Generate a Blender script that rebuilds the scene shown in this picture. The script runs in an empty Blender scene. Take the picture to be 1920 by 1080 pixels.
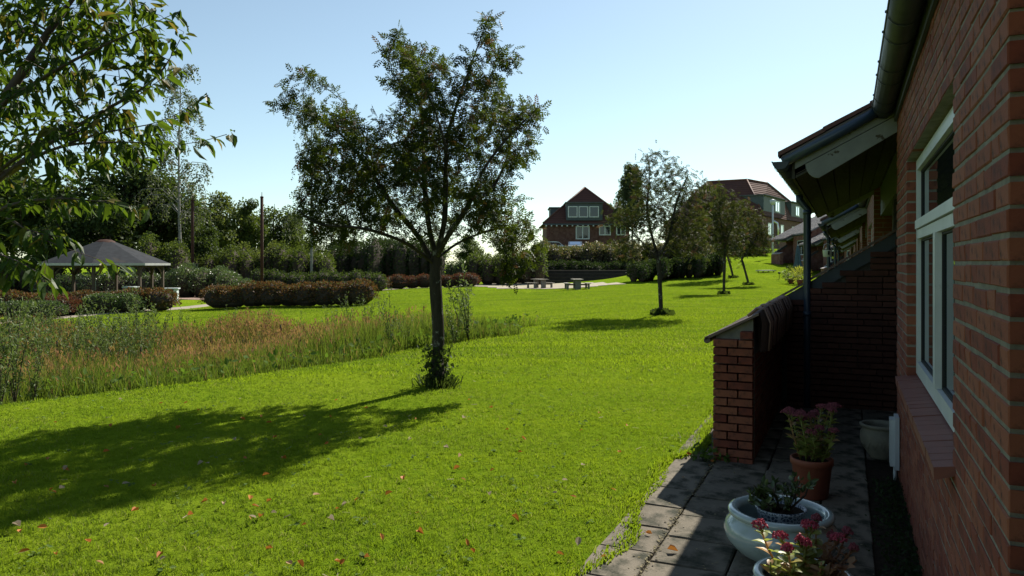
import bpy, math, random
import numpy as np
from mathutils import Vector, Matrix, noise as mnoise

random.seed(5)
rng = np.random.default_rng(11)
sc = bpy.context.scene
C = sc.collection
PI = math.pi
R = math.radians

# ------------------------------------------------------------------ camera, sky, sun, exposure
F = 1386.7            # focal length in photo pixels (1920 wide)
HOR = 495.0           # horizon row
EYE = 1.6
cam = bpy.data.cameras.new('camera')
cam.sensor_width = 36
cam.lens = 26.0
cam.shift_y = -45 / 1920
cam.clip_start = 0.05
cam.clip_end = 5000
camo = bpy.data.objects.new('camera', cam)
camo.location = (0, 0, EYE)
camo.rotation_euler = (PI / 2, 0, 0)
C.objects.link(camo)
sc.camera = camo

SUN_EL, SUN_AZ = 39.0, 29.5
w = bpy.data.worlds.new('World')
sc.world = w
w.use_nodes = True
nt = w.node_tree
nt.nodes.clear()
sky = nt.nodes.new('ShaderNodeTexSky')
sky.sky_type = 'NISHITA'
sky.sun_disc = False
sky.sun_elevation = R(SUN_EL)
sky.sun_rotation = R(SUN_AZ)
sky.air_density = 1.0
sky.dust_density = 0.25
sky.ozone_density = 1.2
bg = nt.nodes.new('ShaderNodeBackground')
bg.inputs[1].default_value = 0.066
out = nt.nodes.new('ShaderNodeOutputWorld')
wb = nt.nodes.new('ShaderNodeMix')     # white balance of the daylight: a little away from violet
wb.data_type = 'RGBA'
wb.blend_type = 'MULTIPLY'
wb.inputs[0].default_value = 1.0
wb.inputs[7].default_value = (.90, 1.06, 1.02, 1)
nt.links.new(sky.outputs[0], wb.inputs[6])
hs = nt.nodes.new('ShaderNodeHueSaturation')
hs.inputs['Saturation'].default_value = 0.80
nt.links.new(wb.outputs[2], hs.inputs['Color'])
nt.links.new(hs.outputs[0], bg.inputs[0])
nt.links.new(bg.outputs[0], out.inputs[0])

sun = bpy.data.lights.new('sun', 'SUN')
sun.energy = 5.0
sun.angle = R(0.5)
sun.color = (1.0, 0.94, 0.82)
suno = bpy.data.objects.new('sun', sun)
d = Vector((math.sin(R(SUN_AZ)) * math.cos(R(SUN_EL)), math.cos(R(SUN_AZ)) * math.cos(R(SUN_EL)), math.sin(R(SUN_EL))))
suno.rotation_euler = d.to_track_quat('Z', 'Y').to_euler()
suno.location = d * 200
C.objects.link(suno)

sc.view_settings.view_transform = 'Standard'
sc.view_settings.look = 'None'
sc.view_settings.exposure = 1.0
sc.view_settings.gamma = 1.0
sc.view_settings.use_curve_mapping = False
sc.cycles.max_bounces = 6
sc.cycles.transparent_max_bounces = 8

# ------------------------------------------------------------------ helpers
def sstep(a, b, x):
    t = np.clip((np.asarray(x, float) - a) / (b - a), 0, 1)
    return t * t * (3 - 2 * t)


class MB:
    """collects geometry, links it as one mesh object"""
    def __init__(self):
        self.v, self.f, self.n = [], [], 0

    def add(self, v, f, mat=0, tint=None, smooth=False):
        v = np.asarray(v, float).reshape(-1, 3)
        f = np.asarray(f, int)
        self.v.append(v)
        if tint is None:
            tint = rng.random()
        t = np.broadcast_to(np.asarray(tint, float), (len(f),)).copy()
        self.f.append((f + self.n, mat, t, smooth))
        self.n += len(v)
        return self

    def box(self, a, b, mat=0, tint=None):
        (x0, y0, z0), (x1, y1, z1) = a, b
        v = [(x0, y0, z0), (x1, y0, z0), (x1, y1, z0), (x0, y1, z0), (x0, y0, z1), (x1, y0, z1), (x1, y1, z1), (x0, y1, z1)]
        return self.hexa(v, mat, tint)

    def hexa(self, v, mat=0, tint=None):
        return self.add(v, [(3, 2, 1, 0), (4, 5, 6, 7), (0, 1, 5, 4), (1, 2, 6, 5), (2, 3, 7, 6), (3, 0, 4, 7)], mat, tint)

    def prism(self, poly, ext, mat=0, tint=None):
        p = np.asarray(poly, float)
        n = len(p)
        v = np.concatenate([p, p + np.asarray(ext, float)])
        t = rng.random() if tint is None else tint
        self.add(v, [tuple(range(n))], mat, t)
        self.f.append((np.array([tuple(range(2 * n - 1, n - 1, -1))]) + self.n - 2 * n, mat, np.array([t]), False))
        q = [(i, i + n, (i + 1) % n + n, (i + 1) % n) for i in range(n)]
        self.f.append((np.array(q) + self.n - 2 * n, mat, np.full(n, t), False))
        return self

    def tube(self, pts, rad, sides=6, mat=0, tint=None, caps=True):
        p = np.asarray(pts, float)
        n = len(p)
        r = np.broadcast_to(np.asarray(rad, float), (n,))
        d = np.gradient(p, axis=0)
        d /= np.linalg.norm(d, axis=1, keepdims=True) + 1e-9
        ref = np.array([1., 0, 0]) if abs(d[0][0]) < .8 else np.array([0, 1., 0])
        u = np.cross(d[0], ref)
        u /= np.linalg.norm(u)
        V = []
        a = np.linspace(0, 2 * PI, sides, endpoint=False)
        for i in range(n):
            u = u - d[i] * np.dot(u, d[i])
            u /= np.linalg.norm(u) + 1e-9
            wv = np.cross(d[i], u)
            V.append(p[i] + r[i] * (np.outer(np.cos(a), u) + np.outer(np.sin(a), wv)))
        V = np.concatenate(V)
        fs = []
        for i in range(n - 1):
            for k in range(sides):
                k2 = (k + 1) % sides
                fs.append((i * sides + k, i * sides + k2, (i + 1) * sides + k2, (i + 1) * sides + k))
        t = rng.random() if tint is None else tint
        base = self.n
        self.add(V, fs, mat, t, True)
        if caps:
            self.f.append((np.array([tuple(range(sides - 1, -1, -1))]) + base, mat, np.array([t]), False))
            self.f.append((np.array([tuple(range((n - 1) * sides, n * sides))]) + base, mat, np.array([t]), False))
        return self

    def lathe(self, prof, seg=32, c=(0, 0, 0), mat=0, tint=None):
        a = np.linspace(0, 2 * PI, seg, endpoint=False)
        V = np.concatenate([np.stack([r * np.cos(a), r * np.sin(a), np.full(seg, z)], 1) for r, z in prof]) + np.asarray(c)
        fs = []
        for i in range(len(prof) - 1):
            for k in range(seg):
                k2 = (k + 1) % seg
                fs.append((i * seg + k, i * seg + k2, (i + 1) * seg + k2, (i + 1) * seg + k))
        return self.add(V, fs, mat, tint, True)

    def scatter(self, tv, tf, pos, dx, nrm, scale, mat=0, tint=None, smooth=False):
        """copies of a template (x along dx, z along nrm) put into this one mesh"""
        pos = np.asarray(pos, float)
        n = len(pos)
        if n == 0:
            return self
        dx = dx / (np.linalg.norm(dx, axis=1, keepdims=True) + 1e-9)
        y = np.cross(nrm, dx)
        y /= np.linalg.norm(y, axis=1, keepdims=True) + 1e-9
        z = np.cross(dx, y)
        s = np.broadcast_to(np.asarray(scale, float), (n,))
        tv = np.asarray(tv, float)
        tf = np.asarray(tf, int)
        V = (tv[None, :, 0:1] * dx[:, None] + tv[None, :, 1:2] * y[:, None] + tv[None, :, 2:3] * z[:, None]) * s[:, None, None] + pos[:, None]
        k = len(tv)
        Fc = tf[None] + (np.arange(n) * k)[:, None, None]
        t = rng.random(n) if tint is None else np.broadcast_to(np.asarray(tint, float), (n,))
        return self.add(V.reshape(-1, 3), Fc.reshape(-1, tf.shape[1]), mat, np.repeat(t, len(tf)), smooth)

    def mesh(self, name, mats):
        me = bpy.data.meshes.new(name)
        V = np.concatenate(self.v)
        loops = np.concatenate([f.ravel() for f, *_ in self.f])
        tot = np.concatenate([np.full(len(f), f.shape[1]) for f, *_ in self.f])
        mi = np.concatenate([np.full(len(f), m) for f, m, *_ in self.f])
        ti = np.concatenate([t for _, _, t, _ in self.f])
        sm = np.concatenate([np.full(len(f), s) for f, _, _, s in self.f])
        me.vertices.add(len(V))
        me.vertices.foreach_set('co', V.astype(np.float32).ravel())
        me.loops.add(len(loops))
        me.loops.foreach_set('vertex_index', loops.astype(np.int32))
        me.polygons.add(len(tot))
        st = np.concatenate([[0], np.cumsum(tot)[:-1]])
        me.polygons.foreach_set('loop_start', st.astype(np.int32))
        me.polygons.foreach_set('material_index', mi.astype(np.int32))
        me.polygons.foreach_set('use_smooth', sm.astype(bool))
        me.update(calc_edges=True)
        a = me.attributes.new('tint', 'FLOAT', 'FACE')
        a.data.foreach_set('value', ti.astype(np.float32))
        for m in (mats if isinstance(mats, (list, tuple)) else [mats]):
            me.materials.append(m)
        return me

    def build(self, name, mats, parent=None, **kw):
        return link(name, self.mesh(name, mats), parent, **kw)


def link(name, me, parent=None, loc=None, rot=None, scale=None, **kw):
    o = bpy.data.objects.new(name, me)
    C.objects.link(o)
    if parent:
        o.parent = parent
    if loc is not None:
        o.location = loc
    if rot is not None:
        o.rotation_euler = rot
    if scale is not None:
        o.scale = scale
    tag(o, **kw)
    return o


def tag(o, label=None, cat=None, group=None, kind=None):
    if label:
        o['label'] = label
    if cat:
        o['category'] = cat
    if group:
        o['group'] = group
    if kind:
        o['kind'] = kind
    return o


def thing(name, label, cat, loc=(0, 0, 0), rz=0.0, group=None):
    o = bpy.data.objects.new(name, None)
    C.objects.link(o)
    o.location = loc
    o.rotation_euler = (0, 0, rz)
    o.empty_display_size = .2
    return tag(o, label, cat, group)


def copy_tree(o, parent=None):
    c = o.copy()
    C.objects.link(c)
    if parent:
        c.parent = parent
    for ch in list(KIDS.get(o.name, [])):
        copy_tree(ch, c)
    return c


KIDS = {}
def index_kids():
    KIDS.clear()
    for o in bpy.data.objects:
        if o.parent:
            KIDS.setdefault(o.parent.name, []).append(o)


# ------------------------------------------------------------------ materials
def new_mat(name):
    m = bpy.data.materials.new(name)
    m.use_nodes = True
    n = m.node_tree
    n.nodes.clear()
    o = n.nodes.new('ShaderNodeOutputMaterial')
    return m, n, o


def nd(n, t, **kw):
    x = n.nodes.new(t)
    for k, v in kw.items():
        if k == 'inp':
            for a, b in v.items():
                x.inputs[a].default_value = b
        else:
            setattr(x, k, v)
    return x


def rgba(c):
    return (*c, 1.0) if len(c) == 3 else c


def mixc(n, fac, a, b):
    m = nd(n, 'ShaderNodeMix', data_type='RGBA')
    for sock, val in ((m.inputs[0], fac), (m.inputs[6], a), (m.inputs[7], b)):
        if hasattr(val, 'is_linked') or hasattr(val, 'links'):
            n.links.new(val, sock)
        else:
            sock.default_value = val if not isinstance(val, tuple) else rgba(val)
    return m.outputs[2]


def noise(n, scale, detail=4, rough=.6, vec=None, stretch=None):
    t = nd(n, 'ShaderNodeTexNoise', inp={'Scale': scale, 'Detail': detail, 'Roughness': rough})
    if vec is None:
        vec = nd(n, 'ShaderNodeTexCoord').outputs['Object']
    if stretch:
        mp = nd(n, 'ShaderNodeMapping')
        mp.inputs['Scale'].default_value = stretch
        n.links.new(vec, mp.inputs[0])
        vec = mp.outputs[0]
    n.links.new(vec, t.inputs['Vector'])
    return t.outputs['Fac']


def contrast(n, s, a, b):
    r = nd(n, 'ShaderNodeMapRange', inp={1: a, 2: b, 3: 0., 4: 1.})
    n.links.new(s, r.inputs[0])
    return r.outputs[0]


def mat(name, c1, c2=None, scale=6, rough=.8, bump=0., bscale=None, spec=.3, tint=None, tfac=.5, metal=0., c3=None, s3=1.5, t3=(.5, .65), stretch=None, objrand=False, coat=0., a=.35, b=.65):
    m, n, o = new_mat(name)
    p = nd(n, 'ShaderNodeBsdfPrincipled', inp={'Roughness': rough, 'Metallic': metal, 'Specular IOR Level': spec, 'Coat Weight': coat, 'Coat Roughness': .1})
    n.links.new(p.outputs[0], o.inputs[0])
    col = None
    if c2 is None:
        c2 = tuple(x * .75 for x in c1)
    col = mixc(n, contrast(n, noise(n, scale, stretch=stretch), a, b), c1, c2)
    if tint:
        at = nd(n, 'ShaderNodeAttribute', attribute_name='tint').outputs['Fac']
        if objrand:
            oi = nd(n, 'ShaderNodeObjectInfo').outputs['Random']
            ad = nd(n, 'ShaderNodeMath', operation='ADD')
            n.links.new(at, ad.inputs[0])
            n.links.new(oi, ad.inputs[1])
            fr = nd(n, 'ShaderNodeMath', operation='FRACT')
            n.links.new(ad.outputs[0], fr.inputs[0])
            at = fr.outputs[0]
        mu = nd(n, 'ShaderNodeMath', operation='MULTIPLY')
        n.links.new(at, mu.inputs[0])
        mu.inputs[1].default_value = tfac
        col = mixc(n, mu.outputs[0], col, tint)
    if c3:
        col = mixc(n, contrast(n, noise(n, s3, 5, .65), *t3), col, c3)
    n.links.new(col, p.inputs['Base Color'])
    if bump:
        bn = nd(n, 'ShaderNodeBump', inp={'Strength': 1.0, 'Distance': bump})
        n.links.new(noise(n, bscale or scale * 4, 5, .65, stretch=stretch), bn.inputs['Height'])
        n.links.new(bn.outputs[0], p.inputs['Normal'])
    return m


def leafmat(name, ca, cb, tr, tw=.45, rough=.5, spec=.25, c3=None, f3=.85, patch=None):
    m, n, o = new_mat(name)
    at = nd(n, 'ShaderNodeAttribute', attribute_name='tint').outputs['Fac']
    oi = nd(n, 'ShaderNodeObjectInfo').outputs['Random']
    ad = nd(n, 'ShaderNodeMath', operation='ADD')
    n.links.new(at, ad.inputs[0])
    n.links.new(oi, ad.inputs[1])
    fr = nd(n, 'ShaderNodeMath', operation='FRACT')
    n.links.new(ad.outputs[0], fr.inputs[0])
    col = mixc(n, fr.outputs[0], ca, cb)
    trc = mixc(n, fr.outputs[0], tr, tuple(x * .7 for x in tr))
    if c3:
        k = contrast(n, fr.outputs[0], f3, f3 + .08)
        col = mixc(n, k, col, c3)
        trc = mixc(n, k, trc, tuple(min(1, x * 1.6) for x in c3))
    if patch:
        geo = nd(n, 'ShaderNodeNewGeometry').outputs['Position']
        k1 = contrast(n, noise(n, 1.1, 6, .75, geo, (.45, 1., 1)), .36, .64)
        col = mixc(n, k1, col, patch[0])
        trc = mixc(n, k1, trc, patch[1])
        k2 = contrast(n, noise(n, 2.6, 4, .7, geo), .60, .72)
        col = mixc(n, k2, col, patch[2])
        trc = mixc(n, k2, trc, patch[3])
        k3 = contrast(n, noise(n, .8, 4, .7, geo, (.16, .8, 1)), .42, .80)
        col = mixc(n, k3, col, (.145, .205, .014))
        trc = mixc(n, k3, trc, (.30, .40, .012))
    p = nd(n, 'ShaderNodeBsdfPrincipled', inp={'Roughness': rough, 'Specular IOR Level': spec})
    t = nd(n, 'ShaderNodeBsdfTranslucent')
    mx = nd(n, 'ShaderNodeMixShader')
    mx.inputs[0].default_value = tw
    n.links.new(col, p.inputs['Base Color'])
    n.links.new(trc, t.inputs[0])
    n.links.new(p.outputs[0], mx.inputs[1])
    n.links.new(t.outputs[0], mx.inputs[2])
    n.links.new(mx.outputs[0], o.inputs[0])
    return m


def brickwall_mat(name, cols, mortar):
    """far brickwork: pattern for walls too far away to tell the bricks apart"""
    m, n, o = new_mat(name)
    p = nd(n, 'ShaderNodeBsdfPrincipled', inp={'Roughness': .85, 'Specular IOR Level': .2})
    tc = nd(n, 'ShaderNodeTexCoord').outputs['Object']
    sx = nd(n, 'ShaderNodeSeparateXYZ')
    n.links.new(tc, sx.inputs[0])
    ad = nd(n, 'ShaderNodeMath', operation='ADD')
    n.links.new(sx.outputs[0], ad.inputs[0])
    n.links.new(sx.outputs[1], ad.inputs[1])
    cx = nd(n, 'ShaderNodeCombineXYZ')
    n.links.new(ad.outputs[0], cx.inputs[0])
    n.links.new(sx.outputs[2], cx.inputs[1])
    b = nd(n, 'ShaderNodeTexBrick', inp={'Scale': 1.0, 'Mortar Size': .008, 'Mortar Smooth': .1, 'Brick Width': .24, 'Row Height': .0667, 'Color1': rgba(cols[0]), 'Color2': rgba(cols[1]), 'Mortar': rgba(mortar)})
    n.links.new(cx.outputs[0], b.inputs['Vector'])
    col = mixc(n, contrast(n, noise(n, 2.2), .4, .7), b.outputs['Color'], tuple(x * .6 for x in cols[0]))
    n.links.new(col, p.inputs['Base Color'])
    bn = nd(n, 'ShaderNodeBump', inp={'Strength': .6, 'Distance': .006})
    n.links.new(b.outputs['Fac'], bn.inputs['Height'])
    bn.invert = True
    n.links.new(bn.outputs[0], p.inputs['Normal'])
    n.links.new(p.outputs[0], o.inputs[0])
    return m


def glass_mat(name, dark=(.012, .016, .018), tintc=(.9, .95, 1.)):
    m, n, o = new_mat(name)
    g = nd(n, 'ShaderNodeBsdfGlossy', inp={'Roughness': .01, 'Color': rgba(tintc)})
    dfs = nd(n, 'ShaderNodeBsdfDiffuse', inp={'Color': rgba(dark)})
    lw = nd(n, 'ShaderNodeFresnel', inp={'IOR': 1.6})
    mx = nd(n, 'ShaderNodeMixShader')
    n.links.new(lw.outputs[0], mx.inputs[0])
    n.links.new(dfs.outputs[0], mx.inputs[1])
    n.links.new(g.outputs[0], mx.inputs[2])
    n.links.new(mx.outputs[0], o.inputs[0])
    return m


M = {}
M['brick'] = mat('brick', (.205, .055, .034), (.125, .036, .025), 9, .85, .0025, 60, .2, tint=(.265, .098, .056), tfac=.9, objrand=True, c3=(.075, .032, .024), s3=18, t3=(.55, .70))
M['shadebrick'] = mat('shadebrick', (.085, .032, .022), (.055, .024, .018), 9, .85, .0025, 60, .2, tint=(.11, .045, .03), tfac=.7, objrand=True)  # near partition: same house brick, porch shade mixed into its colour
M['shademortar'] = mat('shademortar', (.075, .072, .062), (.05, .048, .042), 22, .95, .003, 120, .1)  # mortar for that wall, likewise darkened to stand for the porch shade
M['mortar'] = mat('mortar', (.25, .237, .195), (.165, .158, .13), 14, .95, .003, 120, .1)
M['brickfar'] = brickwall_mat('brickwork', ((.18, .055, .033), (.23, .085, .048)), (.22, .21, .18))
M['silltile'] = mat('silltile', (.21, .075, .055), (.16, .058, .045), 14, .55, .0008, 80, .4, tint=(.25, .10, .075), tfac=.5, objrand=True)
M['white'] = mat('whiteframe', (.58, .62, .61), (.50, .54, .53), 4, .4, 0, spec=.45, c3=(.36, .37, .34), s3=11, t3=(.62, .8))
M['glass'] = glass_mat('windowpane')
M['zinc'] = mat('zincgutter', (.055, .063, .065), (.036, .043, .045), 7, .55, .0006, 40, .4, metal=.15)
M['bluepipe'] = mat('bluepipe', (.030, .050, .075), (.022, .038, .055), 5, .38, 0, spec=.5)
M['barge'] = mat('bargeboard', (.21, .22, .19), (.16, .165, .145), 5, .75, .001, 60, .2, c3=(.06, .05, .03), s3=8, t3=(.585, .625))
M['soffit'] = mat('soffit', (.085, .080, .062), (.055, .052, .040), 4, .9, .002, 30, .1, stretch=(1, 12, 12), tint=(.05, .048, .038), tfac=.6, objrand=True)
M['rooftile'] = mat('rooftile', (.12, .05, .038), (.07, .034, .03), 6, .75, .002, 50, .3, tint=(.15, .07, .05), tfac=.5, objrand=True)
M['greytile'] = mat('greytile', (.15, .135, .125), (.08, .072, .07), 4, .6, .002, 40, .4, tint=(.16, .13, .12), tfac=.5, c3=(.2, .19, .16), s3=3, t3=(.55, .75))
M['coping'] = mat('copingtile', (.12, .07, .055), (.07, .046, .038), 12, .42, .002, 60, .5, tint=(.16, .095, .072), tfac=.6, objrand=True)
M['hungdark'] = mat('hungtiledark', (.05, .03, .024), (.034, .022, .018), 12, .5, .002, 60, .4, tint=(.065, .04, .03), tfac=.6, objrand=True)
M['hung'] = mat('hungtileglint', (.26, .16, .12), (.18, .11, .085), 12, .4, .002, 60, .5, tint=(.21, .12, .085), tfac=.6, objrand=True)  # paler tile colour for the ribs, painting their sunlit glints
M['fascia'] = mat('darkfascia', (.055, .065, .075), (.04, .05, .055), 5, .6, .0006, 40, .3)
M['slab'] = mat('pavingslab', (.150, .130, .102), (.090, .080, .062), 6, .92, .004, 70, .1, tint=(.19, .165, .13), tfac=.6, objrand=True, c3=(.035, .037, .026), s3=5, t3=(.47, .62))
M['soil'] = mat('soil', (.045, .036, .026), (.025, .02, .015), 30, 1., .012, 60, .05)
M['gravel'] = mat('gravel', (.36, .32, .25), (.27, .235, .18), 2.5, .95, .006, 40, .1, c3=(.2, .2, .09), s3=.5, t3=(.5, .75))
M['pathgravel'] = mat('pathgravel', (.30, .265, .215), (.235, .2, .165), 2.0, .95, .004, 50, .1)
M['redpaving'] = mat('redpaving', (.34, .23, .18), (.27, .19, .155), 1.2, .9, .004, 12, .1)
M['wood'] = mat('greywood', (.085, .062, .045), (.055, .042, .032), 6, .85, .002, 40, .2, stretch=(8, 8, 1))
M['tablewood'] = mat('tablewood', (.30, .27, .22), (.20, .18, .15), 5, .75, .002, 30, .3)
M['felt'] = mat('rooffelt', (.085, .09, .098), (.065, .068, .074), 3, .8, .002, 60, .3, c3=(.14, .115, .075), s3=.7, t3=(.62, .8))
M['pavfelt'] = mat('pavilionfelt', (.042, .045, .050), (.032, .034, .038), 3, .95, .004, 12, .05, c3=(.075, .06, .042), s3=.8, t3=(.60, .8))
M['trim'] = mat('palealuminium', (.40, .40, .39), (.30, .30, .29), 6, .4, 0, spec=.5)
M['palegrey'] = mat('palegreypaint', (.48, .52, .53), (.40, .44, .45), 5, .6, .001, 30, .3)
M['rust'] = mat('rustpost', (.06, .024, .016), (.04, .018, .013), 8, .85, .002, 40, .2)
M['slate'] = mat('slatecladding', (.072, .09, .10), (.055, .07, .08), 3, .6, 0, spec=.3)
M['bark'] = mat('bark', (.055, .048, .038), (.030, .027, .022), 14, .95, .006, 45, .1, stretch=(1, 1, .35), c3=(.22, .23, .20), s3=9, t3=(.58, .68))
M['birchbark'] = mat('birchbark', (.27, .265, .24), (.19, .185, .17), 3, .8, .003, 30, .2, c3=(.05, .045, .04), s3=4, t3=(.56, .64))
M['twig'] = mat('twigbark', (.06, .048, .036), (.04, .032, .025), 20, .9, .001, 60, .1)
M['cherrybark'] = mat('cherrybark', (.075, .052, .042), (.045, .034, .03), 12, .7, .002, 40, .3)
M['terracotta'] = mat('terracotta', (.22, .065, .035), (.17, .05, .03), 5, .6, .001, 50, .3)
M['celadon'] = mat('celadon', (.36, .43, .415), (.31, .38, .365), 4, .16, 0, spec=.5, coat=.5, c3=(.19, .22, .18), s3=7, t3=(.62, .78))
M['stoneware'] = mat('stoneware', (.22, .21, .155), (.15, .145, .11), 9, .7, .002, 40, .3)
M['meter'] = mat('meterbox', (.50, .54, .55), (.45, .49, .5), 6, .5, 0, spec=.3)
M['steel'] = mat('steelflue', (.55, .57, .58), (.45, .47, .48), 3, .3, 0, metal=.8)
M['carwhite'] = mat('carpaint', (.62, .66, .70), (.6, .64, .68), 2, .25, 0, spec=.5, coat=.6)
M['carsilver'] = mat('carpaintsilver', (.30, .32, .34), (.28, .30, .32), 2, .28, 0, spec=.5, coat=.6)
M['parasol'] = mat('parasolcloth', (.10, .15, .19), (.075, .115, .15), 9, .85, .002, 20, .2)
M['black'] = mat('rubber', (.02, .02, .02), (.015, .015, .015), 6, .7)
M['sleeper'] = mat('sleeperwood', (.05, .045, .038), (.035, .032, .028), 3, .95, .004, 30, .05)
M['concrete'] = mat('concretestep', (.20, .19, .17), (.14, .135, .12), 3, .9, .004, 30, .1)
M['dried'] = mat('driedgrassbits', (.26, .23, .14), (.17, .145, .09), 12, 1., spec=.05)

M['rowan'] = leafmat('rowanleaf', (.012, .022, .007), (.022, .034, .010), (.12, .17, .012), .25, .6, .12, c3=(.11, .055, .02), f3=.9)
M['rowanbrown'] = leafmat('rowanbrownleaf', (.020, .028, .010), (.034, .037, .014), (.10, .125, .018), .26, .6, .14, c3=(.10, .055, .028), f3=.88)
M['berry'] = mat('berry', (.22, .018, .014), (.15, .014, .012), 20, .35, 0, spec=.5)
M['cherry'] = leafmat('cherryleaf', (.020, .045, .009), (.034, .062, .012), (.13, .21, .013), .34, .5, .14, c3=(.16, .12, .02), f3=.9)
M['fargreen'] = leafmat('fargreenleaf', (.048, .072, .020), (.072, .098, .026), (.12, .165, .02), .34, .65, .12)
M['farlight'] = leafmat('farlightleaf', (.072, .098, .028), (.105, .125, .036), (.16, .20, .03), .34, .65, .12)
M['fardark'] = leafmat('fardarkleaf', (.030, .050, .016), (.044, .066, .02), (.08, .12, .016), .32, .65, .12)
M['birchleaf'] = leafmat('birchleaf', (.052, .07, .026), (.075, .092, .03), (.12, .16, .03), .35, .5, .3)
M['willowleaf'] = leafmat('willowleaf', (.05, .07, .03), (.068, .088, .034), (.12, .16, .03), .38, .5, .3)
M['shrublight'] = leafmat('shrublightleaf', (.085, .12, .05), (.12, .155, .065), (.12, .18, .04), .28, .42, .4)
M['hedgegreen'] = leafmat('hedgegreenleaf', (.05, .068, .022), (.08, .082, .028), (.12, .13, .03), .3, .5, .25, c3=(.16, .125, .055), f3=.7)
M['hedgedark'] = leafmat('hedgedarkleaf', (.024, .042, .016), (.034, .054, .02), (.05, .08, .015), .25, .65, .08)
M['spirea'] = leafmat('spirealeaf', (.115, .052, .020), (.085, .058, .020), (.16, .08, .02), .30, .6, .2, c3=(.06, .072, .02), f3=.72)
M['barberry'] = leafmat('barberryleaf', (.11, .038, .025), (.085, .045, .028), (.14, .05, .02), .3, .6, .2, c3=(.06, .06, .02), f3=.8)
M['lowgreen'] = leafmat('lowgreenleaf', (.06, .09, .035), (.085, .115, .045), (.10, .16, .035), .3, .5, .3)
M['grass'] = leafmat('grassblade', (.096, .148, .016), (.134, .180, .022), (.25, .35, .016), .48, .7, .08, c3=(.23, .20, .08), f3=.88, patch=((.050, .098, .009), (.13, .225, .009), (.15, .175, .045), (.25, .30, .05)))
M['reed'] = leafmat('reedblade', (.058, .098, .014), (.105, .128, .024), (.15, .215, .02), .40, .65, .1, c3=(.20, .135, .045), f3=.78)
M['seed'] = leafmat('seedhead', (.170, .098, .036), (.225, .150, .05), (.27, .18, .05), .4, .7, .1, c3=(.20, .10, .05), f3=.7)
M['sapling'] = leafmat('saplingleaf', (.075, .115, .034), (.11, .145, .05), (.15, .21, .04), .32, .6, .15)
M['weed'] = leafmat('weedleaf', (.06, .11, .025), (.085, .13, .03), (.14, .24, .02), .35, .8, .05)
M['clover'] = leafmat('cloverleaf', (.09, .15, .045), (.12, .17, .05), (.14, .2, .04), .25, .9, .02)
M['sedum'] = leafmat('sedumleaf', (.20, .25, .055), (.26, .28, .075), (.34, .38, .06), .38, .45, .35, c3=(.36, .22, .10), f3=.72)
M['sedumred'] = leafmat('sedumredleaf', (.26, .13, .075), (.30, .18, .09), (.3, .15, .07), .35, .5, .3)
M['sedumflower'] = leafmat('sedumflower', (.34, .045, .075), (.42, .07, .11), (.35, .06, .09), .25, .6, .2)
M['sedumdull'] = leafmat('sedumdullflower', (.25, .07, .09), (.20, .06, .07), (.2, .05, .06), .2, .7, .1)
M['jade'] = leafmat('jadeleaf', (.045, .072, .025), (.07, .10, .035), (.08, .12, .03), .2, .35, .45)
M['fallen'] = leafmat('fallenleaf', (.42, .11, .02), (.36, .17, .035), (.4, .16, .03), .25, .6, .2, c3=(.30, .24, .17), f3=.72)
M['yellowplant'] = leafmat('yellowplantleaf', (.30, .30, .04), (.22, .27, .05), (.4, .42, .05), .35, .85, .06)

# lawn soil seen between the blades and the mown lawn beyond them
def lawn_mat():
    m, n, o = new_mat('lawnground')
    geo = nd(n, 'ShaderNodeNewGeometry').outputs['Position']
    p = nd(n, 'ShaderNodeBsdfPrincipled', inp={'Roughness': 1., 'Specular IOR Level': 0.})
    c = mixc(n, contrast(n, noise(n, .55, 6, .65, geo), .35, .68), (.130, .202, .011), (.172, .236, .017))
    c = mixc(n, contrast(n, noise(n, 9, 6, .7, geo), .42, .7), c, (.085, .155, .008))
    c = mixc(n, contrast(n, noise(n, .32, 3, .6, geo, (1., .16, 1)), .52, .72), c, (.20, .27, .018))
    n.links.new(c, p.inputs['Base Color'])
    b = nd(n, 'ShaderNodeBump', inp={'Strength': 1., 'Distance': .05})
    n.links.new(noise(n, 22, 6, .75, geo), b.inputs['Height'])
    n.links.new(b.outputs[0], p.inputs['Normal'])
    n.links.new(p.outputs[0], o.inputs[0])
    return m
M['lawn'] = lawn_mat()


def patterned_pot():
    m, n, o = new_mat('patternedpot')
    p = nd(n, 'ShaderNodeBsdfPrincipled', inp={'Roughness': .3, 'Specular IOR Level': .5})
    v = nd(n, 'ShaderNodeTexVoronoi', feature='DISTANCE_TO_EDGE', inp={'Scale': 55.})
    n.links.new(nd(n, 'ShaderNodeTexCoord').outputs['Object'], v.inputs['Vector'])
    c = mixc(n, contrast(n, v.outputs['Distance'], .06, .16), (.35, .40, .45), (.03, .05, .085))
    n.links.new(c, p.inputs['Base Color'])
    n.links.new(p.outputs[0], o.inputs[0])
    return m
M['patterned'] = patterned_pot()

# ------------------------------------------------------------------ terrain
RY = np.array([-30, 3, 5.5, 8.5, 10.8, 13.4, 17.5, 26, 40, 60, 100, 400.])
RX = np.array([-14, -11.5, -9, -5.9, -3.6, -1.55, 0., 3.75, 8.0, 10.0, 12, 12.])

def ridge_u(x, y):
    return (np.interp(y, RY, RX) - x) * .72

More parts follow.
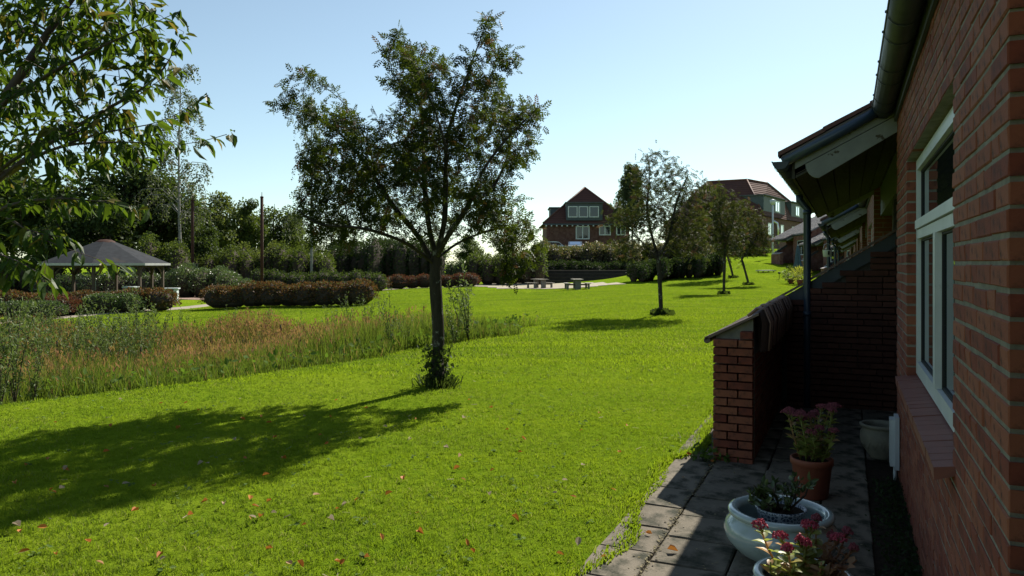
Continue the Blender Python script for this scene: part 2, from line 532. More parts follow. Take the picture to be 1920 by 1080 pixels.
def H(x, y):
    x = np.asarray(x, float)
    y = np.asarray(y, float)
    u = ridge_u(x, y)
    far = .40 + .45 * sstep(-3, -20, x)
    Dp = .85 + (far - .85) * sstep(16, 40, y)
    z = -Dp * sstep(-1.0, 6.0, u)
    z = z - .25 * np.exp(-((u - 4.5) / 2.5) ** 2) * sstep(26, 18, y)
    hill = 2.3 * sstep(42, 90, y) * sstep(7, 22, x)
    bank = 3.7 * sstep(77, 100, y) * sstep(-9, 4, x)
    z = z + np.maximum(hill, bank)
    z = z + .03 * np.sin(x * .9 + y * .35) * sstep(12, 25, y) + .02 * np.sin(y * .7 - x * .4) * sstep(12, 25, y)
    return z

def hz(x, y):
    return float(H(x, y))

def gp(px, py):
    """ground point seen at a pixel of the photograph"""
    dx, dz = (px - 960) / F, (HOR - py) / F
    prev = 2.0
    for D in np.concatenate([np.arange(2, 30, .05), np.arange(30, 220, .2)]):
        if EYE + dz * D < hz(dx * D, D):
            return Vector((dx * D, D, hz(dx * D, D)))
    return Vector((dx * 200, 200, hz(dx * 200, 200)))

def at(px, py, D):
    return Vector(((px - 960) / F * D, D, EYE + (HOR - py) / F * D))

def grid_axis(lo, hi, fine_lo, fine_hi, fine, grow=1.12):
    a = list(np.arange(fine_lo, fine_hi + fine * .5, fine))
    s = fine
    while a[-1] < hi:
        s *= grow
        a.append(a[-1] + s)
    s = fine
    while a[0] > lo:
        s *= grow
        a.insert(0, a[0] - s)
    return np.array(a)

def sheet(xs, ys, keep=None, dz=0.0):
    X, Y = np.meshgrid(xs, ys)
    Z = H(X, Y) + dz
    V = np.stack([X, Y, Z], -1).reshape(-1, 3)
    nx = len(xs)
    i, j = np.meshgrid(np.arange(len(xs) - 1), np.arange(len(ys) - 1))
    a = (j * nx + i).ravel()
    Fc = np.stack([a, a + 1, a + nx + 1, a + nx], 1)
    if keep is not None:
        cx = V[Fc].mean(1)
        Fc = Fc[keep(cx[:, 0], cx[:, 1])]
    return V, Fc

b = MB()
xs = grid_axis(-1500, 1500, -16, 22, .4)
ys = grid_axis(-200, 2500, -2, 45, .4)
V, Fc = sheet(xs, ys)
b.add(V, Fc, 0, .5, True)
b.build('ground', M['lawn'], kind='structure')

# house frame: t along the terrace, s outwards from the wall
TH = R(24.43)
P0 = Vector((1.18, 1.76, 0))
Tv = Vector((math.sin(TH), math.cos(TH), 0))
Nv = Vector((-math.cos(TH), math.sin(TH), 0))
RZ = PI / 2 - TH

def W(t, s, z=0.0):
    return P0 + Tv * t + Nv * s + Vector((0, 0, z))

def ts(x, y):
    rx, ry = np.asarray(x) - P0.x, np.asarray(y) - P0.y
    return rx * Tv.x + ry * Tv.y, rx * Nv.x + ry * Nv.y

# ------------------------------------------------------------------ ribbons: paths and paved places
def ribbon(name, pts, width, m, dz=.03, closed=None):
    p = np.array(pts, float)
    # resample
    seg = np.linalg.norm(np.diff(p, axis=0), axis=1)
    s = np.concatenate([[0], np.cumsum(seg)])
    q = np.arange(0, s[-1], .5)
    P = np.stack([np.interp(q, s, p[:, 0]), np.interp(q, s, p[:, 1])], 1)
    dd = np.gradient(P, axis=0)
    dd /= np.linalg.norm(dd, axis=1, keepdims=True)
    nn = np.stack([-dd[:, 1], dd[:, 0]], 1)
    k = 7
    rows = []
    for a in np.linspace(-.5, .5, k):
        wv = width * (1 + .03 * np.sin(q * 1.7 + a * 5))
        e = P + nn * (a * wv)[:, None]
        zz = H(e[:, 0], e[:, 1]) + (dz if abs(a) < .49 else -.05)
        rows.append(np.stack([e[:, 0], e[:, 1], zz], 1))
    V = np.concatenate(rows)
    n = len(q)
    fs = [(r * n + i, r * n + i + 1, (r + 1) * n + i + 1, (r + 1) * n + i) for r in range(k - 1) for i in range(n - 1)]
    mb = MB()
    mb.add(V, fs, 0, .5, True)
    return mb.build(name, m, kind='structure')

def patch(name, poly, m, dz=.03, res=.8):
    """a paved area with its outline"""
    P = np.array(poly, float)
    xs = np.arange(P[:, 0].min(), P[:, 0].max() + res, res)
    ys = np.arange(P[:, 1].min(), P[:, 1].max() + res, res)
    def inside(x, y):
        r = np.zeros(len(x), bool)
        n = len(P)
        for i in range(n):
            x0, y0 = P[i]
            x1, y1 = P[(i + 1) % n]
            c = (y0 > y) != (y1 > y)
            xi = x0 + (y - y0) * (x1 - x0) / (y1 - y0 + 1e-12)
            r ^= c & (x < xi)
        return r
    V, Fc = sheet(xs, ys, inside, dz)
    used = np.unique(Fc)
    mp = -np.ones(len(V), int)
    mp[used] = np.arange(len(used))
    mb = MB()
    mb.add(V[used], mp[Fc], 0, .5, True)
    return mb.build(name, m, kind='structure')

pa = [gp(x, y) for x, y in ((-160, 618), (0, 604), (120, 595), (250, 584), (385, 573))]
pts = [(p.x, p.y) for p in pa]
pts += [(g.x, g.y) for g in (gp(500, 562), gp(690, 546), gp(760, 541), gp(890, 537), gp(960, 538))]
ribbon('path', pts, 1.5, M['pathgravel'])
PATH = np.array(pts)
g0, g1, g2, g3 = gp(945, 541), gp(1215, 541), gp(1230, 534), gp(930, 534)
patch('gravel_court', [(g0.x, 59), (6, 57.5), (g1.x, 59.5), (9.5, 62), (8, 68), (5, 74), (-3, 74), (g0.x - 3, 66)], M['gravel'], .035)
q = [gp(285, 562), gp(420, 562), gp(430, 547), gp(60, 547)]
patch('paved_court', [(q[0].x - 6, q[0].y), (q[1].x, q[1].y), (q[2].x + 2, q[2].y + 4), (q[3].x, q[3].y + 4)], M['redpaving'], .03)

# ------------------------------------------------------------------ trees
def unit(v):
    return v / (np.linalg.norm(v, axis=-1, keepdims=True) + 1e-9)

def colonize(seed_pos, seed_par, attr, step, infl, kill, iters, bias=(0, 0, .05), r=None):
    cap = 9000
    pos = np.zeros((cap, 3))
    par = np.full(cap, -1)
    n = len(seed_pos)
    pos[:n] = seed_pos
    par[:n] = seed_par
    A = attr.copy()
    nc = np.zeros(cap, int)
    nd_, ni = np.full(len(A), 1e9), np.zeros(len(A), int)
    def upd(lo, hi):
        for c in range(lo, hi, 200):
            e = min(hi, c + 200)
            dd = np.linalg.norm(A[:, None] - pos[None, c:e], axis=2)
            k = dd.argmin(1)
            v = dd[np.arange(len(A)), k]
            better = v < nd_
            nd_[better] = v[better]
            ni[better] = k[better] + c
    upd(0, n)
    alive = nd_ > kill
    for it in range(iters):
        act = alive & (nd_ < infl)
        if not act.any():
            break
        acc = np.zeros((n, 3))
        np.add.at(acc, ni[act], unit(A[act] - pos[ni[act]]))
        idx = np.unique(ni[act])
        idx = idx[nc[idx] < 4]
        if len(idx) == 0 or n + len(idx) >= cap:
            break
        dvec = unit(acc[idx]) + np.asarray(bias) + rng.normal(0, .16, (len(idx), 3))
        new = pos[idx] + unit(dvec) * step
        m = len(idx)
        pos[n:n + m] = new
        par[n:n + m] = idx
        nc[idx] += 1
        upd(n, n + m)
        n += m
        alive &= nd_ > kill
    return pos[:n].copy(), par[:n].copy()

def clumped(A, scale, thr):
    """leave gaps between clumps, as in a real crown"""
    k = np.array([mnoise.noise(Vector(p) * scale) for p in A])
    return A[k > thr]

def limb_nodes(limbs, step=.12):
    """limbs: list of (parent limb index or -1, fraction on parent, points)"""
    pos, par = [], []
    ids = []
    for pl, pf, pts in limbs:
        p = np.array(pts, float)
        s = np.concatenate([[0], np.cumsum(np.linalg.norm(np.diff(p, axis=0), axis=1))])
        k = max(2, int(s[-1] / step))
        q = np.linspace(0, s[-1], k)
        # smooth the corners a little
        P = np.stack([np.interp(q, s, p[:, i]) for i in range(3)], 1)
        for _ in range(3):
            P[1:-1] = (P[:-2] + P[1:-1] * 2 + P[2:]) / 4
        if pl >= 0:
            prev = ids[pl][min(len(ids[pl]) - 1, int(pf * len(ids[pl])))]
            P = P[1:]
        else:
            prev = -1
        me = []
        for v in P:
            pos.append(v)
            par.append(prev)
            prev = len(pos) - 1
            me.append(prev)
        ids.append(me)
    return np.array(pos), np.array(par)

def skeleton_mesh(mb, pos, par, r0, tip, expo=2.4, sides=(7, 5, 3), mat=0, thick=.012):
    n = len(pos)
    acc = np.zeros(n)
    kids = [[] for _ in range(n)]
    for i in range(n):
        if par[i] >= 0:
            kids[par[i]].append(i)
    # seeds may list children before later nodes, so order by depth
    depth = np.zeros(n, int)
    for i in range(n):
        if par[i] >= 0:
            depth[i] = depth[par[i]] + 1
    order = np.argsort(-depth, kind='stable')
    rr = np.zeros(n)
    for i in order:
        rr[i] = max(tip ** expo, acc[i]) ** (1 / expo)
        if par[i] >= 0:
            acc[par[i]] += rr[i] ** expo
    root = np.where(par < 0)[0][0]
    k = math.log(max(r0 / tip, 1.01)) / math.log(max(rr[root] / tip, 1.01))
    rr = tip * (rr / tip) ** k
    starts = [(root, None)]
    while starts:
        i, frm = starts.pop()
        ch = [frm] if frm is not None else []
        cr = [min(rr[i] * 1.05, rr[frm])] if frm is not None else []
        while True:
            ch.append(i)
            cr.append(rr[i])
            if not kids[i]:
                break
            ks = sorted(kids[i], key=lambda j: -rr[j])
            for j in ks[1:]:
                starts.append((j, i))
            i = ks[0]
        if len(ch) >= 2:
            m = max(cr)
            if m > .03:
                cr = list(np.array(cr) * (1 + rng.normal(0, .05, len(cr))))
            sd = sides[0] if m > .04 else sides[1] if m > thick else sides[2]
            mb.tube(pos[ch], cr, sd, mat, caps=False)
    return rr, kids

RHOMB_V = [(0, 0, 0), (.45, .5, .06), (1, 0, -.08), (.45, -.5, .06)]
RHOMB_F = [(0, 1, 2, 3)]
LEAF_V = [(0, 0, 0), (.3, .17, .05), (.65, .15, .02), (1, 0, -.12), (.65, -.15, .02), (.3, -.17, .05), (.3, 0, 0), (.65, 0, -.04)]
LEAF_F = [(0, 6, 1, 1), (6, 7, 2, 1), (7, 3, 2, 2), (0, 5, 6, 6), (5, 4, 7, 6), (4, 3, 7, 7)]
LEAF_T = [(0, 6, 1), (6, 7, 2), (6, 2, 1), (7, 3, 2), (0, 5, 6), (5, 4, 7), (5, 7, 6), (4, 3, 7)]

def pinnate(pairs=6):
    V, Fs = [], []
    def leaflet(x, ang, s):
        c, q = math.cos(ang), math.sin(ang)
        L, wd = .40 * s, .095 * s
        base = len(V)
        for (a, bb, zz) in ((0, 0, 0), (L * .45, wd, .02), (L, 0, -.05), (L * .45, -wd, .02)):
            V.append((x + a * c - bb * q, a * q + bb * c, zz - .10 * x * x))
        Fs.append((base, base + 1, base + 2, base + 3))
    for i in range(pairs):
        x = .22 + .68 * i / (pairs - 1)
        s = 1.0 - .25 * abs(i / (pairs - 1) - .5)
        leaflet(x, 1.05, s)
        leaflet(x, -1.05, s)
    leaflet(.93, 0, 1.)
    base = len(V)
    V.extend([(0, .008, 0), (0, -.008, 0), (.95, -.004, -.09), (.95, .004, -.09)])
    Fs.append((base, base + 1, base + 2, base + 3))
    return np.array(V), np.array(Fs)

PIN_V, PIN_F = pinnate(6)
PIN4_V, PIN4_F = pinnate(4)

def ball_points(n, c, r):
    v = unit(rng.normal(0, 1, (n, 3))) * (rng.random((n, 1)) ** (1 / 2.6))
    return np.asarray(c) + v * np.asarray(r)

def tree_leaves(mb, pos, par, rr, kids, n_per, size, tv, tf, mat=0, rmax=.012, droop=.35, spread=.05, zmin=-9):
    sel = np.where((rr < rmax) & (par >= 0) & (pos[:, 2] > zmin))[0]
    d0 = unit(pos[sel] - pos[par[sel]])
    rep = np.repeat(np.arange(len(sel)), n_per)
    p = pos[sel][rep] + rng.normal(0, spread, (len(rep), 3))
    dd = d0[rep] * .5 + unit(rng.normal(0, 1, (len(rep), 3))) * .95
    dd[:, 2] -= droop
    nn = rng.normal(0, .55, (len(rep), 3)) + np.array([0, 0, 1.])
    s = size * rng.uniform(.7, 1.25, len(rep))
    mb.scatter(tv, tf, p, unit(dd), nn, s, mat)
    return p

# the foreground rowan, outline after the photograph
def big_rowan():
    D = 9.8
    base = gp(820, 724)
    base = Vector((base.x, base.y, base.z))
    D = base.y
    root = thing('rowan_tree', 'large rowan tree with dark spreading crown and mossy trunk standing on the near lawn', 'tree', base)
    def L(px, py, dy=0.):
        v = at(px, py, D) - base
        return (v.x, dy, v.z)
    limbs = [
        (-1, 0, [L(822, 724), L(820, 690), L(823, 620), L(818, 560), L(815, 505), L(818, 480)]),
        (0, .96, [L(818, 480), L(803, 430, .05), L(793, 340, .1), L(790, 220, .15), L(770, 130, .2), L(742, 62, .25)]),
        (0, .97, [L(818, 480), L(836, 420, -.1), L(838, 330, -.2), L(840, 260, -.25), L(872, 170, -.3), L(916, 50, -.3)]),
        (0, .93, [L(815, 500), L(782, 440, .2), L(735, 390, .3), L(690, 320, .3), L(640, 250, .25), L(590, 215, .2), L(512, 190, .1)]),
        (3, .5, [L(700, 330, .3), L(670, 240, .5), L(620, 165, .6), L(556, 122, .6)]),
        (0, .95, [L(815, 490), L(845, 440, -.3), L(885, 390, -.45), L(905, 330, -.5), L(950, 270, -.45), L(1005, 215, -.4)]),
        (0, .94, [L(815, 490), L(850, 455, .3), L(920, 425, .5), L(985, 420, .6), L(1020, 450, .6)]),
        (0, .93, [L(815, 495), L(770, 455, -.4), L(700, 430, -.7), L(620, 430, -.8), L(590, 400, -.8)]),
        (1, .35, [L(795, 360, .1), L(760, 300, .8), L(740, 250, 1.1), L(710, 180, 1.3)]),
        (2, .3, [L(837, 360, -.2), L(850, 300, -.9), L(830, 230, -1.3), L(800, 170, -1.4)]),
        (5, .4, [L(890, 390, -.45), L(930, 340, .3), L(960, 260, .7), L(940, 160, .8)]),
    ]
    sp, pp = limb_nodes(limbs, .11)
    blobs = [((800, 340), (170, 105), 1.5, 520), ((690, 290), (100, 75), 1.1, 300), ((850, 210), (115, 100), 1.2, 430), ((775, 135), (72, 48), .8, 170),
             ((620, 215), (42, 22), .4, 46), ((535, 195), (30, 22), .2, 24), ((572, 135), (28, 20), .2, 24), ((940, 265), (70, 75), .9, 220), ((600, 320), (42, 60), .7, 120), ((605, 400), (40, 34), .6, 70), ((745, 70), (18, 26), .2, 20),
             ((915, 70), (24, 50), .25, 46), ((940, 130), (38, 50), .4, 70), ((690, 370), (75, 60), .9, 200), ((930, 400), (75, 50), .9, 200), ((985, 465), (45, 45), .4, 110),
             ((640, 430), (70, 40), .7, 140), ((985, 215), (32, 30), .3, 46), ((960, 505), (32, 30), .3, 40), ((570, 215), (35, 28), .3, 40)]
    A = []
    for (cx, cy), (rx, ry), dy, k in blobs:
        c = L(cx, cy)
        A.append(ball_points(int(k * 1.3), c, (rx / F * D, dy, ry / F * D)))
    A = clumped(np.concatenate(A), 1.9, -.19)
    pos, par = colonize(sp, pp, A, .10, .75, .15, 70)
    wd = MB()
    rr, kids = skeleton_mesh(wd, pos, par, .080, .0035)
    # flare of the trunk foot
    wd.tube([(0.02, 0, -.1), (0.015, 0, .06), (.01, 0, .3)], [.13, .096, .079], 9)
    wd.build('trunk', M['bark'], root)
    lf = MB()
    tree_leaves(lf, pos, par, rr, kids, 6, .116, PIN4_V, PIN4_F, 0, .0095, .12, .035)
    lf.build('crown', M['rowan'], root)
    # berry bunches
    be = MB()
    cand = np.where((rr < .007) & (pos[:, 2] > 2.4))[0]
    oct_v = np.array([(1, 0, 0), (-1, 0, 0), (0, 1, 0), (0, -1, 0), (0, 0, 1), (0, 0, -1)], float)
    oct_f = [(0, 2, 4), (2, 1, 4), (1, 3, 4), (3, 0, 4), (2, 0, 5), (1, 2, 5), (3, 1, 5), (0, 3, 5)]
    for i in rng.choice(cand, 26, replace=False):
        k = 14
        p = pos[i] + rng.normal(0, .03, (k, 3)) + np.array([0, 0, -.05])
        be.scatter(oct_v, oct_f, p, unit(rng.normal(0, 1, (k, 3))), rng.normal(0, 1, (k, 3)), .008)
    be.build('berries', M['berry'], root, kind='stuff')
    # sprouts and long grass round the foot
    su = MB()
    k = 420
    a = rng.uniform(0, 2 * PI, k)
    rad = np.abs(rng.normal(0, .14, k))
    p = np.stack([np.cos(a) * rad + .01, np.sin(a) * rad, np.full(k, -.02)], 1)
    dd = np.stack([np.cos(a) * .45, np.sin(a) * .45, np.full(k, 1.)], 1) + rng.normal(0, .22, (k, 3))
    blade = [(0, .03, 0), (0, -.03, 0), (.55, -.022, .0), (.55, .022, .0), (1, 0, -.12)]
    su.scatter(blade[:4], [(0, 1, 2, 3)], p, unit(dd), rng.normal(0, 1, (k, 3)), rng.uniform(.14, .34, k))
    k = 420
    a = rng.uniform(0, 2 * PI, k)
    hh = rng.uniform(.02, .52, k)
    rad = np.abs(rng.normal(.05, .06, k)) + .06
    p = np.stack([np.cos(a) * rad, np.sin(a) * rad, hh], 1)
    su.scatter(RHOMB_V, RHOMB_F, p, unit(rng.normal(0, 1, (k, 3)) + np.array([0, 0, .5])), rng.normal(0, 1, (k, 3)), rng.uniform(.03, .07, k))
    for i in range(26):
        a_ = rng.uniform(0, 2 * PI)
        x, y = math.cos(a_) * .08, math.sin(a_) * .08
        hgt = rng.uniform(.25, .6)
        su.tube([(x, y, 0), (x * 1.5, y * 1.5, hgt * .5), (x * 2 + rng.normal(0, .03), y * 2, hgt)], [.004, .003, .002], 3)
    su.build('sprouts', M['fardark'], root, kind='stuff')
    return root

big_rowan()

def small_tree(px, py, top, label, seed, blobs, limbs_px, leaf=.15, m='rowanbrown', n_per=3, r0=.072, lean=0., foot=True, group='young trees along the lawn slope'):
    global rng
    rng = np.random.default_rng(seed)
    base = gp(px, py)
    D = base.y
    root = thing('rowan_tree', label, 'tree', base)
    def L(x, y, dy=0.):
        v = at(x, y, D) - base
        return (v.x, dy, v.z)
    limbs = []
    for pl, pf, pts in limbs_px:
        limbs.append((pl, pf, [L(*q) for q in pts]))
    sp, pp = limb_nodes(limbs, .16)
    A = []
    for (cx, cy), (rx, ry), dy, k in blobs:
        A.append(ball_points(int(k * 2.4), L(cx, cy), (rx / F * D, dy, ry / F * D)))
    A = clumped(np.concatenate(A), 1.3, -.20)
    pos, par = colonize(sp, pp, A, .15, 1.2, .2, 70)
    wd = MB()
    rr, kids = skeleton_mesh(wd, pos, par, r0, .005, sides=(6, 4, 3))
    wd.build('trunk', M['bark'], root)
    lf = MB()
    tree_leaves(lf, pos, par, rr, kids, n_per + 1, leaf * 1.05, PIN4_V, PIN4_F, 0, .016, .15, .11)
    lf.build('crown', M[m], root)
    if foot:
        su = MB()
        k = 160
        a = rng.uniform(0, 2 * PI, k)
        rad = np.abs(rng.normal(0, .14, k))
        p = np.stack([np.cos(a) * rad, np.sin(a) * rad, np.full(k, -.02)], 1)
        dd = np.stack([np.cos(a) * .6, np.sin(a) * .6, np.full(k, 1.)], 1) + rng.normal(0, .25, (k, 3))
        su.scatter(RHOMB_V, RHOMB_F, p, unit(dd), rng.normal(0, 1, (k, 3)), rng.uniform(.12, .28, k))
        su.build('tuft', M['fardark'], root, kind='stuff')
    return root

small_tree(1240, 591, 275, 'young tree with loose brownish crown, second nearest of the trees on the lawn', 21,
           [((1235, 400), (85, 60), 1.3, 420), ((1225, 330), (50, 40), .8, 130), ((1220, 290), (14, 16), .25, 20), ((1280, 350), (48, 40), .8, 110), ((1170, 415), (42, 38), .7, 110),
            ((1290, 430), (45, 38), .8, 130), ((1180, 465), (32, 22), .6, 50), ((1320, 350), (14, 14), .2, 14), ((1290, 465), (38, 25), .6, 60), ((1250, 310), (30, 26), .5, 50)],
           [(-1, 0, [(1240, 591), (1238, 550), (1236, 500), (1234, 486)]),
            (0, .97, [(1234, 486), (1224, 440, .2), (1215, 390, .3), (1222, 330, .3), (1220, 290, .3)]),
            (0, .97, [(1234, 486), (1252, 445, -.3), (1262, 380, -.4), (1285, 330, -.4)]),
            (0, .95, [(1234, 490), (1200, 455, -.4), (1165, 420, -.6)]),
            (0, .95, [(1234, 490), (1270, 460, .5), (1305, 430, .7)])], leaf=.16, n_per=3)
small_tree(1357, 552, 345, 'slim upright young tree with small dark crown, first of the three beyond on the slope', 22,
           [((1362, 415), (38, 58), 1.0, 260), ((1350, 375), (22, 30), .6, 70), ((1372, 455), (30, 30), .8, 90), ((1335, 440), (22, 30), .6, 70)],
           [(-1, 0, [(1357, 552), (1358, 510), (1359, 470), (1360, 455)]),
            (0, .96, [(1360, 455), (1352, 410, .2), (1352, 360, .3)]),
            (0, .96, [(1360, 455), (1372, 420, -.3), (1374, 370, -.3)])], leaf=.2, n_per=3, r0=.078)
small_tree(1375, 521, 350, 'leaning young tree with thin trunk tilted to the upper left, highest on the lawn slope', 23,
           [((1340, 415), (45, 45), 1.6, 200), ((1330, 375), (28, 28), 1., 70), ((1370, 440), (28, 30), 1., 80)],
           [(-1, 0, [(1375, 521), (1370, 500), (1364, 480), (1358, 460)]),
            (0, .96, [(1358, 460), (1342, 420, .3), (1335, 375, .3)]),
            (0, .96, [(1358, 460), (1362, 420, -.3), (1375, 400, -.3)])], leaf=.24, n_per=3, r0=.085)
small_tree(1404, 534, 370, 'forked young tree with crooked leaning trunk nearest to the houses on the slope', 24,
           [((1402, 430), (36, 48), 1.2, 220), ((1420, 450), (26, 30), .9, 90), ((1385, 400), (26, 28), .8, 70)],
           [(-1, 0, [(1404, 534), (1399, 515), (1394, 497), (1391, 487)]),
            (0, .96, [(1391, 487), (1396, 450, .3), (1400, 400, .3)]),
            (0, .9, [(1394, 497), (1383, 486, -.4), (1374, 470, -.5)]),
            (0, .96, [(1391, 487), (1412, 450, -.3), (1425, 430, -.3)])], leaf=.22, n_per=3, r0=.078)

rng = np.random.default_rng(77)

# ------------------------------------------------------------------ the cherry reaching in from the left
def cherry():
    base = Vector((-5.0, 5.4, hz(-5.0, 5.4)))
    root = thing('cherry_tree', 'cherry tree with long drooping leaves reaching in from the left edge', 'tree', base)
    def L(px, py, D):
        v = at(px, py, D) - base
        return (v.x, v.y, v.z)
    fork = (.15, 0, 1.15)
    limbs = [
        (-1, 0, [(0, 0, -.05), (.05, 0, .5), fork]),
        (0, .97, [fork, L(-150, 470, 5.2), L(40, 300, 5.0), L(180, 215, 4.9), L(300, 150, 4.8), L(345, 60, 4.8)]),
        (0, .97, [fork, L(-140, 440, 5.0), L(40, 285, 4.7), L(170, 240, 4.6), L(300, 150, 4.5), L(330, 130, 4.4)]),
        (1, .3, [L(-10, 330, 5.1), L(120, 270, 4.7), L(260, 265, 4.5), L(350, 275, 4.4), L(425, 252, 4.3)]),
        (1, .34, [L(20, 310, 5.0), L(180, 250, 4.6), L(310, 230, 4.4), L(390, 178, 4.2)]),
        (0, .97, [fork, L(-160, 420, 4.9), L(0, 200, 4.8), L(90, 60, 4.8), L(180, -60, 4.9)]),
        (5, .5, [L(-10, 200, 4.8), L(140, 110, 4.6), L(250, 60, 4.5), L(335, 22, 4.4)]),
        (0, .95, [fork, L(-150, 480, 5.0), L(20, 380, 4.6), L(120, 370, 4.4), L(210, 380, 4.2), L(275, 392, 4.1)]),
        (0, .95, [fork, L(-160, 500, 4.9), L(-10, 390, 4.5), L(60, 440, 4.3), L(130, 445, 4.2)]),
        (0, .93, [fork, L(-180, 520, 4.9), L(-20, 470, 4.2), L(40, 490, 4.0), L(100, 530, 3.9)]),
        (8, .8, [L(40, 430, 4.3), L(120, 470, 4.2), L(200, 485, 4.2), L(225, 500, 4.2)]),
        (0, .95, [fork, (-.6, .4, 2.0), (-1.2, .8, 3.2)]),
        (0, .95, [fork, (.2, -.9, 2.2), (.5, -1.6, 3.0)]),
        (0, .95, [fork, (.1, .9, 2.2), (.3, 1.5, 3.4)]),
        (0, .97, [fork, (.1, .1, 2.2), (-.1, .2, 4.2)]),
    ]
    sp, pp = limb_nodes(limbs, .10)
    A = []
    for (px, py), (rx, ry), D, dy, k in [((90, 150), (180, 140), 4.9, .55, 620), ((60, 20), (230, 130), 4.9, .6, 560), ((250, 90), (80, 80), 4.7, .35, 150), ((120, 280), (170, 60), 4.7, .4, 260),
                                         ((230, 240), (90, 50), 4.5, .3, 110), ((100, 375), (120, 24), 4.4, .25, 60), ((40, 340), (80, 55), 4.6, .3, 70),
                                         ((20, 500), (60, 35), 4.1, .2, 34), ((60, 440), (60, 22), 4.3, .2, 40), ((-150, 200), (160, 200), 5.3, .8, 300)]:
        A.append(ball_points(int(k * 1.7), L(px, py, D), (rx / F * D, dy, ry / F * D)))
    A.append(ball_points(360, (-.4, .3, 3.2), (1.3, 1.4, 1.2)))
    A = clumped(np.concatenate(A), 2.6, -.22)
    pos, par = colonize(sp, pp, A, .085, .6, .125, 60, bias=(.08, -.02, -.02))
    wd = MB()
    rr, kids = skeleton_mesh(wd, pos, par, .085, .0022, sides=(8, 5, 3), thick=.008)
    wd.build('trunk', M['cherrybark'], root)
    sel = np.where((rr < .0062) & (par >= 0))[0]
    d0 = unit(pos[sel] - pos[par[sel]])
    rep = np.repeat(np.arange(len(sel)), 4)
    n = len(rep)
    p = pos[sel][rep] + d0[rep] * rng.uniform(-.05, .05, (n, 1)) + rng.normal(0, .012, (n, 3))
    side = unit(np.cross(d0[rep], np.array([0, 0, 1.]))) * rng.choice([-1, 1], (n, 1))
    dd = d0[rep] * .55 + side * rng.uniform(.2, .9, (n, 1)) + rng.normal(0, .28, (n, 3))
    dd[:, 2] -= rng.uniform(.25, .95, n)
    dd = unit(dd)
    nn = rng.normal(0, .5, (n, 3)) + np.array([0, 0, 1.])
    s = rng.uniform(.075, .125, n)
    # the 300 leaves that show largest are objects of their own
    wp = p + np.array(base)
    X, Y = 960 + F * wp[:, 0] / wp[:, 1], HOR - F * (wp[:, 2] - EYE) / wp[:, 1]
    vis = (X > 2) & (X < 1900) & (Y > 2)
    score = np.where(vis, s / wp[:, 1] * (1 + (X > 250) * .5 + (Y > 380) * .4), 0)
    order = np.argsort(-score)
    big, rest = order[:300], order[300:]
    lf = MB()
    for k in range(4):
        v = np.array(LEAF_V)
        v[:, 2] += -.14 * k * v[:, 0] ** 2 + np.abs(v[:, 1]) * (.25 * (k % 3))
        v[:, 1] *= (1., .85, 1.15, .7)[k]
        q = rest[k::4]
        lf.scatter(v, LEAF_T, p[q], dd[q], nn[q], s[q])
    lf.build('foliage', M['cherry'], root, kind='stuff')
    mesh = []
    for k in range(5):
        v = np.array(LEAF_V)
        v[:, 2] += -.12 * k / 4 * v[:, 0] ** 2 + np.abs(v[:, 1]) * (.1 * k / 4)
        v[:, 1] *= .9 + .06 * k
        mb = MB()
        mb.add(v, LEAF_T, 0, k * .19)
        mesh.append(mb.mesh('leaf', M['cherry']))
    for i in big:
        x = dd[i]
        y = np.cross(nn[i], x)
        y /= np.linalg.norm(y)
        z = np.cross(x, y)
        o = bpy.data.objects.new('leaf', mesh[i % 5])
        C.objects.link(o)
        o.parent = root
        o.matrix_basis = Matrix(((x[0], y[0], z[0], p[i][0]), (x[1], y[1], z[1], p[i][1]), (x[2], y[2], z[2], p[i][2]), (0, 0, 0, 1))) @ Matrix.Scale(s[i], 4)

cherry()

# ------------------------------------------------------------------ trees beyond the garden
def far_tree_meshes(seed, hgt, rad, m, leaf, n, trunk_h=.25, clumps=34, shape=1.0, bark='bark'):
    global rng
    rng = np.random.default_rng(seed)
    wd = MB()
    zc = hgt * (trunk_h + (1 - trunk_h) * .5)
    hh = hgt * (1 - trunk_h) * .5
    wd.tube([(0, 0, -.3), (.05 * rad, 0, hgt * .3), (0, .04 * rad, hgt * .62), (0, 0, hgt * .9)], [hgt * .02, hgt * .015, hgt * .009, hgt * .002], 6)
    c = unit(rng.normal(0, 1, (clumps, 3))) * rng.uniform(.45, 1.0, (clumps, 1))
    taper = 1 - shape * .35 * np.clip(c[:, 2:3], -1, 1)
    cc = c * np.array([rad, rad, hh]) * np.concatenate([taper, taper, np.ones_like(taper)], 1) * .82 + np.array([0, 0, zc])
    cr = rng.uniform(.22, .40, clumps) * rad
    for q in cc[:18]:
        s0 = np.array([0, 0, max(hgt * .2, q[2] - hgt * .22)])
        wd.tube([s0, (s0 + q) / 2 + np.array([0, 0, .06 * hgt]), q], [hgt * .007, hgt * .004, hgt * .0015], 4, caps=False)
    lf = MB()
    pick = rng.integers(0, clumps, n)
    v = unit(rng.normal(0, 1, (n, 3))) * (rng.random((n, 1)) ** .5)
    p = cc[pick] + v * cr[pick][:, None] * np.array([1, 1, .8])
    dd = unit(v + rng.normal(0, .7, (n, 3)))
    dd[:, 2] -= .3
    lf.scatter(RHOMB_V, RHOMB_F, p, unit(dd), rng.normal(0, .7, (n, 3)) + np.array([0, 0, .8]), leaf * rng.uniform(.6, 1.3, n))
    return wd.mesh('trunk', M[bark]), lf.mesh('crown', M[m])

